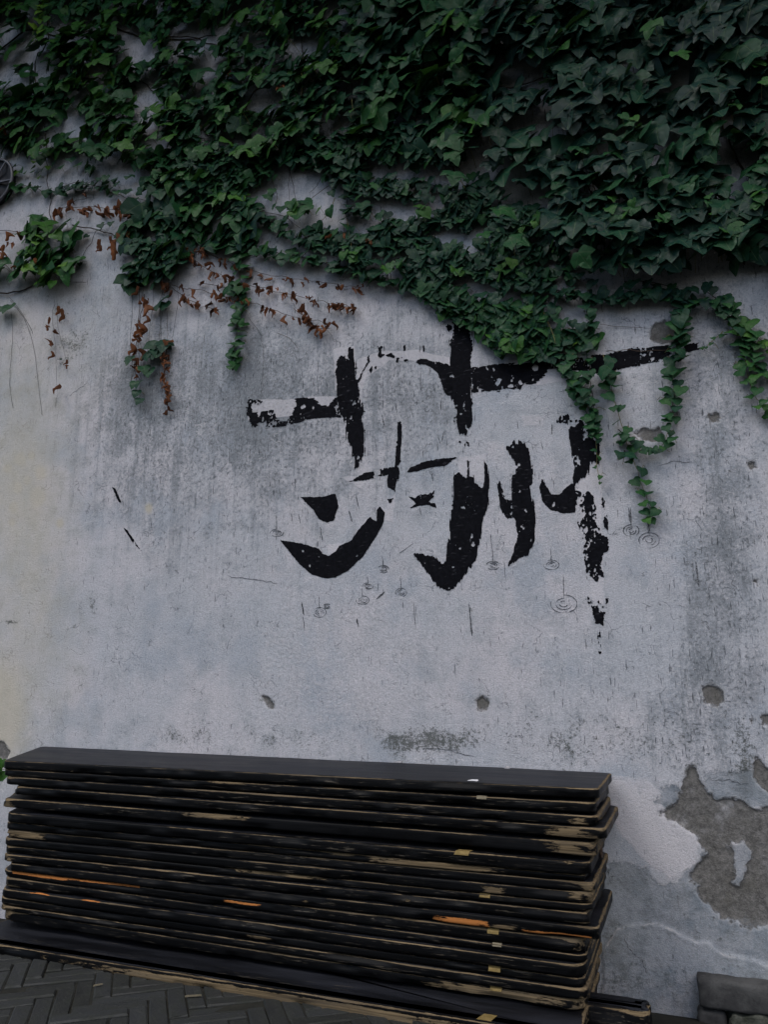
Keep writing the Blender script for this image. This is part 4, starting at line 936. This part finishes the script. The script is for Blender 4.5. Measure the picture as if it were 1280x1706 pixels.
a.build('climbing_ivy', 'broad mass of large dark bluish green ivy leaves covering the upper right wall', 'ivy', (1000, 0), 'climbing ivy on the wall')

LEFTHOLES = [[(0,20),(14,28),(12,46),(-10,48)], [(44,16),(62,8),(66,40),(58,50),(45,46)], [(6,66),(26,56),(58,58),(84,84),(58,90),(30,104),(3,104)], [(180,38),(206,34),(202,54),(186,52)], [(214,42),(234,48),(230,64),(214,58)],
             [(192,76),(262,70),(258,96),(202,102)], [(275,50),(318,44),(322,72),(280,72)], [(143,105),(162,108),(168,130),(186,145),(182,160),(150,132)], [(220,138),(250,133),(272,168),(230,168)], [(5,118),(62,118),(60,145),(5,142)],
             [(210,232),(236,218),(284,236),(272,248)], [(100,185),(130,178),(130,220),(104,225)], [(28,268),(78,262),(78,305),(40,312)], [(150,262),(232,272),(240,312),(150,305)], [(405,148),(460,142),(474,162),(432,184),(408,176)],
             [(478,60),(522,58),(532,82),(490,86)], [(536,188),(582,190),(574,218),(540,218)], [(300,60),(330,45),(360,48),(362,70),(305,72)], [(330,95),(365,90),(370,120),(335,122)], [(60,205),(90,200),(95,230),(62,235)], [(420,5),(450,0),(450,12),(425,14)]]
b_ = Ivy()
b_.mass([(-260,-160),(640,-160),(620,240),(585,268),(520,262),(470,258),(445,268),(425,305),(395,335),(330,325),(300,318),(262,308),(235,270),(150,262),(120,246),(70,262),(20,240),(-260,260)], LEFTHOLES, 22, 2900, .075, .36, 'big', clump=.29, keep=.05, seed=4, tilt=.55,
        tintfn=lambda x, y: .52 if x < 260 else (.45 if x < 430 else .38))
b_.mass([(225,255),(430,250),(440,262),(425,300),(400,332),(350,330),(300,322),(255,300)], [], 26, 210, .055, .40, 'big', clump=.30, keep=.05, seed=14, tilt=.5)
b_.mass([(595,200),(740,222),(765,268),(690,268),(600,262)], [], 26, 130, .06, .30, 'big', clump=.25, keep=.05, seed=16, tilt=.5)
b_.mass([(420,245),(600,235),(610,262),(560,285),(500,272),(440,275)], [], 24, 150, .05, .36, 'big', clump=.30, keep=.05, seed=15, tilt=.5)
for pts in ([(82,-60),(78,60),(60,100),(58,140),(72,200),(78,260),(82,330),(86,372)], [(-20,95),(10,75),(40,52),(60,50),(110,62),(180,48),(240,62),(300,66),(360,60)], [(90,110),(110,96),(140,100),(185,115),(225,135),(265,155),(300,175)], [(100,240),(140,244),(200,252),(250,275),(290,300)],
            [(130,130),(170,135),(200,150)], [(150,165),(180,178),(215,185)], [(270,60),(320,62),(345,72),(420,92)], [(300,200),(360,230),(420,250),(470,262)], [(430,140),(400,200),(380,260),(350,330)], [(500,-20),(502,70),(502,150),(500,200)], [(520,150),(560,185),(620,200)]):
    b_.stem(pts, .0028 if pts[0][0] > -20 else .004, 'stem', .008, 1.6)
b_.stem([(500,90),(502,140),(500,190),(502,235)], .0013, 'shoot', .05); b_.stem([(586,165),(586,195),(587,212)], .0012, 'shoot', .06)
b_.leaf(588, 217, 20, .07, .75, 1.3, kind='small'); b_.leaf(580, 218, 16, .07, .7, -1.3, kind='small')
for k in range(16): b_.leaf(66 + rng.normal(0, 6), rng.uniform(-10, 68), rng.uniform(10, 17), .11, rng.uniform(.75, 1.), kind='small')
for x, y, n_ in ((110, 45, 7), (150, 98, 6), (110, 150, 5), (40, 8, 5), (110, 80, 5), (60, 255, 4), (420, 240, 6), (520, 120, 4), (450, 35, 3), (385, 180, 4), (540, 35, 4), (160, 165, 3), (230, 230, 4), (330, 20, 3), (490, 215, 6)):
    for k in range(n_): b_.leaf(x + rng.normal(0, 16), y + rng.normal(0, 10), rng.uniform(16, 28), .10, rng.uniform(.55, .8), kind='big')
for k in range(14): b_.leaf(rng.uniform(20, 80), 285 + rng.normal(0, 7), rng.uniform(8, 13), .03, rng.uniform(.5, 1.), kind='small')
b_.row([(10,320),(40,310),(80,318),(130,310),(170,300),(200,305)], 16, 7, 1.0, .32)
for x, y in ((5,215),(10,222),(385,128),(474,148),(468,152)): b_.leaf(x, y, 15, .06, .8, kind='dry')
for k in range(60): b_.leaf(rng.uniform(0,620), rng.uniform(0,255), rng.uniform(16,30), .085, rng.uniform(.5,.78), kind='big')
b_.build('climbing_ivy', 'mid green ivy with smaller leaves and dark woody stems across the upper left', 'ivy', (80, 300), 'climbing ivy on the wall')

c_ = Ivy()
MIDH = [[(598,322),(640,328),(700,338),(748,343),(702,364),(672,366),(640,356),(608,342)], [(588,358),(628,372),(602,388)], [(786,366),(816,370),(814,394),(788,392)], [(625,424),(668,427),(666,441),(630,441)], [(616,450),(666,452),(674,472),(630,467)], [(738,468),(780,463),(832,494),(806,512),(758,490)], [(575,273),(684,277),(694,297),(590,300)], [(735,280),(745,280),(745,310),(735,305)]]
c_.mass([(565,296),(620,290),(700,296),(745,300),(800,290),(880,335),(920,402),(960,440),(985,462),(920,468),(860,472),(815,500),(780,512),(700,480),(640,462),(590,440),(560,425),(520,408),(505,385),(560,382),(600,392),(620,372),(580,345)], MIDH, 17, 1250, .045, .27, 'small', keep=.01, clump=.38, seed=9)
c_.mass([(690,478),(760,492),(830,500),(890,498),(960,534),(1004,546),(985,572),(935,566),(905,596),(862,596),(822,582),(792,545),(742,515)], [[(905,520),(960,530),(955,560),(915,545)]], 18, 430, .035, .40, 'small', seed=10, clump=.26)
for x, y, n_ in ((450, 275, 8), (500, 268, 7), (555, 292, 7), (430, 300, 8), (405, 345, 8), (420, 325, 6), (540, 280, 6), (470, 360, 5), (520, 345, 4), (445, 330, 3), (150, 285, 6), (215, 300, 8), (235, 315, 6), (110, 275, 4)):
    for k in range(n_): c_.leaf(x + rng.normal(0, 15), y + rng.normal(0, 11), rng.uniform(11, 22), .04, rng.uniform(.25, .5), kind='small')
c_.stem([(440,262),(452,300),(462,330),(458,352)], .0012, 'stem', .012); c_.stem([(540,285),(528,310),(515,322)], .0011, 'stem', .012); c_.stem([(400,335),(430,352),(470,360),(500,380)], .0016, 'stem', .01); c_.stem([(560,300),(520,330),(505,345)], .0013, 'twig', .012)
c_.row([(425,352),(455,375),(490,398),(525,412)], 18, 10, 2.0, .36); c_.row([(402,406),(450,418),(500,430),(560,441),(620,458),(680,476),(740,502),(790,520)], 17, 10, 2.6, .36)
c_.row([(575,296),(620,297),(680,304),(740,312),(795,326)], 17, 7, 1.4, .28); c_.row([(560,290),(575,320),(580,360),(575,400)], 19, 12, 1.0, .24); c_.row([(580,395),(640,385),(700,372),(760,360)], 18, 8, 1.1, .2)
c_.row([(870,474),(950,488),(1010,495),(1060,490),(1110,488),(1165,500)], 19, 9, 2.2, .26, end=1.1); c_.row([(985,470),(975,510),(990,540)], 20, 9, .8, .25); c_.row([(920,530),(960,540),(1000,548)], 18, 6, .7, .3)
c_.row([(1040,468),(1080,470),(1130,478)], 20, 7, .5, .2); c_.row([(1170,480),(1200,500),(1230,520)], 22, 14, 1.6, .34)
for x, y, n_ in ((498, 352, 7), (590, 425, 9), (650, 440, 6), (840, 455, 5), (880, 375, 3), (885, 515, 4), (855, 575, 9), (760, 455, 3), (700, 350, 4)):
    for k in range(n_): c_.leaf(x + rng.normal(0, 10), y + rng.normal(0, 7), rng.uniform(13, 24), .06, rng.uniform(.5, .78), kind='small')
c_.leaf(498, 350, 38, .06, .5, 0, .7, 0, 'big')
for x, y in ((548, 398), (612, 405), (575, 395), (620, 408)): c_.leaf(x, y, 14, .05, .6, kind='dry')
c_.stem([(558,330),(548,352),(536,368)], .0016, 'shoot', .03); c_.stem([(576,358),(582,385),(586,415)], .0014, 'shoot', .035); c_.stem([(478,275),(486,300),(492,330),(490,345)], .0013, 'stem', .012); c_.stem([(484,280),(480,310),(486,340)], .001, 'twig', .01)
c_.stem([(700,225),(730,250),(742,280)], .0016, 'root', .03); c_.stem([(900,510),(915,540),(925,572)], .0013, 'shoot', .04); c_.stem([(1000,480),(1004,520)], .0013, 'stem', .01)
c_.build('climbing_ivy', 'tangle of tiny dark ivy leaves in slanting rows above the black calligraphy', 'ivy', (700, 300), 'climbing ivy on the wall')

G = 'leafy ivy strands hanging down the wall'
def strand(name, label, jobs, base):
    v = Ivy()
    for j in jobs: getattr(v, j[0])(*j[1], **j[2])
    return v.build(name, label, 'ivy strand', base, G)
strand('ivy_strand', 'U-shaped ivy strand crossing the right end of the long horizontal black stroke', [
    ('strand', ([(1140,495),(1132,540),(1126,590),(1122,640),(1120,690),(1106,738),(1085,750),(1062,742)],), dict(size=24, gap=12, tint=.40, end=.62, bright=.05, off=.022)),
    ('row', ([(1138,500),(1130,550),(1126,590)], 26, 15), dict(dens=1.5, tint=.38)), ('row', ([(1122,600),(1126,625)], 20, 9), dict(tint=.42))], (1140, 495))
strand('ivy_strand', 'bright green ivy strand running off the right edge of the wall', [
    ('strand', ([(1205,490),(1228,540),(1240,590),(1250,640),(1262,665),(1290,695)],), dict(size=20, gap=11, tint=.50, bright=.18, end=.9, pair=.5)),
    ('strand', ([(1235,530),(1256,556),(1290,580),(1330,600)],), dict(size=24, gap=10, tint=.62, bright=.2, pair=.7)), ('strand', ([(1250,570),(1262,610),(1290,628)],), dict(size=20, gap=11, tint=.5)),
    ('row', ([(1200,495),(1225,530),(1236,560)], 22, 13), dict(dens=1.2, tint=.42)), ('strand', ([(1205,552),(1178,575),(1170,580)],), dict(size=13, gap=12, tint=.4))], (1205, 490))
strand('ivy_strand', 'ivy strand trailing down in front of the rightmost black stroke', [
    ('strand', ([(935,560),(948,610),(968,655),(985,690),(992,725)],), dict(size=22, gap=10, tint=.36, pair=.5)), ('strand', ([(990,700),(994,745),(996,785),(1000,805)],), dict(size=15, gap=15, tint=.45, bright=.15, end=.5, pair=.0)),
    ('row', ([(935,585),(950,630),(975,680),(990,720)], 20, 11), dict(dens=1.2, tint=.36)), ('row', ([(975,560),(980,600),(985,640),(990,690)], 19, 8), dict(dens=.8, tint=.34))], (935, 560))
strand('ivy_strand', 'sparse ivy strand ending lowest on the wall beside the small painted ripple', [
    ('strand', ([(1005,590),(1018,640),(1030,690),(1048,745),(1062,785),(1078,830),(1088,868)],), dict(size=22, gap=19, tint=.40, bright=.12, end=.72, pair=.35)), ('row', ([(1010,610),(1018,640)], 26, 10), dict(tint=.35)), ('row', ([(1030,715),(1055,735),(1070,745)], 17, 6), dict(dens=1.1, tint=.4)), ('row', ([(1040,750),(1052,770)], 20, 9), dict(dens=1.0, tint=.42))], (1005, 590))
strand('ivy_strand', 'narrow green ivy strand hanging left of the calligraphy', [
    ('strand', ([(396,395),(400,440),(399,480),(396,530),(392,575),(390,612)],), dict(size=19, gap=10, tint=.46, bright=.08, end=.85, pair=.4)), ('row', ([(395,470),(398,520),(396,545)], 17, 10), dict(dens=1.4, tint=.44)), ('leaf', (382, 482, 24), dict(tint=.42, kind='big')), ('leaf', (392, 590, 20), dict(tint=.5)), ('leaf', (391, 608, 20), dict(tint=.55))], (396, 395))
d_ = Ivy()
d_.mass([(205,372),(222,352),(262,356),(300,330),(330,325),(395,330),(420,345),(408,385),(395,420),(375,415),(352,392),(330,398),(300,405),(292,440),(288,468),(262,470),(232,474),(214,450),(206,420)], [[(322,395),(350,395),(345,420),(325,415)]], 27, 200, .05, .36, 'big', tilt=.5, clump=.30, seed=6)
d_.row([(160,385),(175,375),(190,372)], 12, 4, .6, .2)
d_.stem([(120,375),(150,380),(185,392),(210,410),(222,430)], .0028, 'stem', .012); d_.stem([(160,385),(150,405),(140,420),(133,438)], .0014, 'stem', .01); d_.leaf(143, 393, 10, .02, .2); d_.leaf(133, 440, 9, .02, .2)
d_.build('climbing_ivy', 'bushy clump of broad green ivy leaves hanging above the brown dead strand', 'ivy', (300, 350), 'climbing ivy on the wall')
e_ = Ivy()
e_.mass([(-120,400),(-20,420),(10,445),(45,420),(40,370),(60,358),(92,362),(105,392),(128,432),(118,455),(95,452),(78,482),(30,480),(-120,490)], [[(0,398),(40,395),(42,425),(5,430)]], 25, 80, .06, .55, 'big', clump=.36, seed=12)
e_.stem([(-60,488),(0,488),(20,486),(50,478),(72,455),(75,430)], .0045, 'stem', .012); e_.stem([(-40,386),(20,386),(45,390),(70,405)], .0018, 'stem', .01); e_.stem([(95,452),(105,462),(120,470),(142,470)], .0016, 'stem', .01); e_.stem([(132,430),(118,448),(105,465),(100,472)], .0018, 'stem', .012)
for x, y, n_ in ((55, 412, 8), (78, 395, 3), (85, 465, 3), (45, 425, 5)):
    for k in range(n_): e_.leaf(x + rng.normal(0, 9), y + rng.normal(0, 7), rng.uniform(13, 24), .07, rng.uniform(.6, .85))
e_.row([(95,440),(112,440),(125,438)], 15, 9, 1.2, .3); e_.leaf(10, 512, 26, .05, .4, 0, .7, 0, 'small'); e_.leaf(-2, 515, 24, .04, .35, 0, .7, 0)
for x, y in ((4, 418), (12, 410), (22, 412), (8, 430), (30, 445), (18, 398), (35, 398), (62, 440)): e_.leaf(x, y, rng.uniform(16, 26), .05, rng.uniform(.5, .9), kind='dry')
for pts in ([(18,520),(20,570),(16,640),(22,680)], [(16,500),(40,530),(56,580),(64,640),(66,660),(70,692)], [(15,495),(35,520),(52,550),(54,556)]): e_.stem(pts, .0007, 'root', .004, .5, 14, 1, .001)
e_.build('climbing_ivy', 'small light green ivy clump on a thick bent stem below the round metal fixture', 'ivy', (-10, 488), 'climbing ivy on the wall')

GD = 'dead brown ivy shoots on the wall'
def dead(label, jobs, base, extra=None):
    v = Ivy()
    for j in jobs: getattr(v, j[0])(*j[1], **j[2])
    if extra: extra(v)
    return v.build('dead_ivy_strand', label, 'dead ivy', base, GD)
def brown_main(v):
    for k in range(9): x = 215 + k * 8 + rng.normal(0, 4); v.stem([(x + 10, 455), (x + 4 + rng.normal(0, 4), 540), (x + rng.normal(0, 8), 610 + rng.uniform(0, 70))], .0007, 'twig' if k % 2 else 'root', .012, 1.0, 16, 1, .006)
    for x, y, s_ in ((262, 578, 34), (255, 585, 28), (272, 575, 26), (246, 590, 26), (265, 505, 30), (272, 508, 22), (240, 615, 22), (230, 640, 18), (214, 600, 20), (222, 640, 18), (226, 655, 18), (231, 668, 16), (247, 620, 22)): v.leaf(x, y, s_, .04, rng.uniform(.2, .42), rng.normal(0, .3), .6, rng.normal(0, .3), 'big' if s_ > 25 else 'small')
    for x, y, s_ in ((227, 488, 18), (246, 510, 26), (250, 522, 26), (248, 535, 18), (236, 556, 24), (244, 552, 24), (230, 562, 22), (225, 585, 20), (232, 592, 22), (278, 578, 22), (232, 620, 18), (226, 605, 16), (284, 572, 14)): v.leaf(x, y, s_, .035, rng.uniform(.45, 1.), rng.normal(0, .6), rng.normal(.4, .3), rng.normal(0, .8), 'dry')
dead('longest dead brown ivy strand, a few dark green leaves caught in it', [('dry', ([(276,570),(276,600),(274,630),(279,660),(280,684)], 13), dict(gap=2.6, tint=.55)), ('dry', ([(240,490),(232,540),(226,600),(228,640)], 14), dict(gap=10, tint=.6))], (240, 470), brown_main)
dead('short dead strand with few separate rust-brown leaves near the left edge', [('stem', ([(90,500),(88,540),(92,590),(94,620),(95,655),(92,680)], .0007, 'root', .006), {}), ('stem', ([(95,505),(96,545),(108,590),(112,620)], .0007, 'root', .006), {})], (90, 500),
     lambda v: [v.leaf(x, y, s_, .025, rng.uniform(.4, .8), f, .3, rng.normal(0, .5), 'dry') for x, y, s_, f in ((105,528,22,.7),(98,520,16,.5),(83,537,14,0),(82,548,12,-.3),(98,555,20,-1.2),(88,572,22,-.7),(86,576,14,-.6),(89,594,16,.1),(112,606,12,.2),(97,650,19,.5),(113,612,8,0))] and v.leaf(100, 598, 8, .02, .1))
dead('dead twig at upper left carrying a row of brown leaves under an arched stem', [('dry', ([(90,352),(110,346),(150,344),(190,350),(222,354)], 18), dict(gap=4, tint=.6)), ('dry', ([(110,346),(130,335),(148,330)], 14), dict(gap=8, tint=.35)), ('row', ([(95,318),(130,306),(165,312),(190,322)], 12, 6), dict(dens=1.2, tint=.15)), ('stem', ([(165,312),(200,326),(240,334),(275,348)], .0017, 'stem', .01), {})], (90, 350))
dead('dead bright orange-brown leaves hanging from the woody stem left of the green clump', [], (170, 395), lambda v: [v.leaf(x, y, s_, .03, t_, rng.normal(0, .4), .3, rng.normal(0, .5), 'dry') for x, y, s_, t_ in ((166,410,18,.5),(168,418,16,.6),(192,420,28,.85),(194,428,22,.9),(190,412,20,.7),(200,400,18,.6),(212,400,22,.8),(215,396,20,.75),(186,402,14,.5))])
dead('uppermost of the dead sprays slanting down to the right, tipped under the dark leaf row', [('dry', ([(300,405),(345,422),(385,440),(420,452),(470,462),(520,468),(565,475),(605,478)], 15), dict(gap=6.5, tint=.40))], (300, 405))
dead('dead spray crossing behind the narrow green strand, middle one of the slanting sprays', [('dry', ([(305,412),(330,438),(360,455),(400,472),(450,484),(500,494),(545,505),(592,512)], 15), dict(gap=5.5, tint=.5))], (305, 412), lambda v: v.dry([(560,505),(575,510),(590,512)], 14, 5, tint=.5))
dead('lowest dead spray with dense curled brown leaves and a thick tuft at its right end', [('dry', ([(268,470),(300,478),(340,484),(380,496),(420,505),(470,522),(520,535),(560,542)], 15), dict(gap=8, tint=.45)), ('dry', ([(285,478),(310,495),(335,510),(370,515)], 17), dict(gap=5, tint=.45)), ('dry', ([(490,515),(510,528),(530,545),(550,548)], 18), dict(gap=4, tint=.65)), ('dry', ([(330,475),(350,474),(380,480)], 13), dict(gap=9, tint=.5)), ('stem', ([(540,540),(552,560),(560,570)], .0007, 'root', .006), {}), ('stem', ([(415,530),(438,570),(438,620),(435,665)], .0007, 'root', .005), {}), ('stem', ([(462,555),(480,562),(496,580)], .0008, 'twig', .006), {})], (268, 470))
dead('thin dry twig with rootlets lying along the right part of the long black stroke', [('stem', ([(1010,585),(1050,583),(1100,584),(1135,580)], .0012, 'twig', .008), {}), ('stem', ([(1000,540),(1050,545),(1085,546)], .0008, 'twig', .008), {})], (1010, 585))
# small plant by the left end of the stack
w_ = Ivy()
for k in range(10): w_.leaf(-6 + rng.normal(0, 8), 1290 + rng.normal(0, 10), rng.uniform(14, 22), rng.uniform(.24, .32), rng.uniform(.6, .8), kind='small')
q = [at(-14, 1306, .27), at(-10, 1290, .27), at(-5, 1278, .27)]
w_.T.append((tube(q, .0016), 'shoot')); w_.T.append((tube([np.array([q[0][0], q[0][1], -.02]), (q[0] + np.array([.01, 0, -.1])), q[0]], .002), 'shoot'))
w_.build('small_plant', 'small bright green plant beside the left end of the plank stack', 'plant', (-14, 1500))
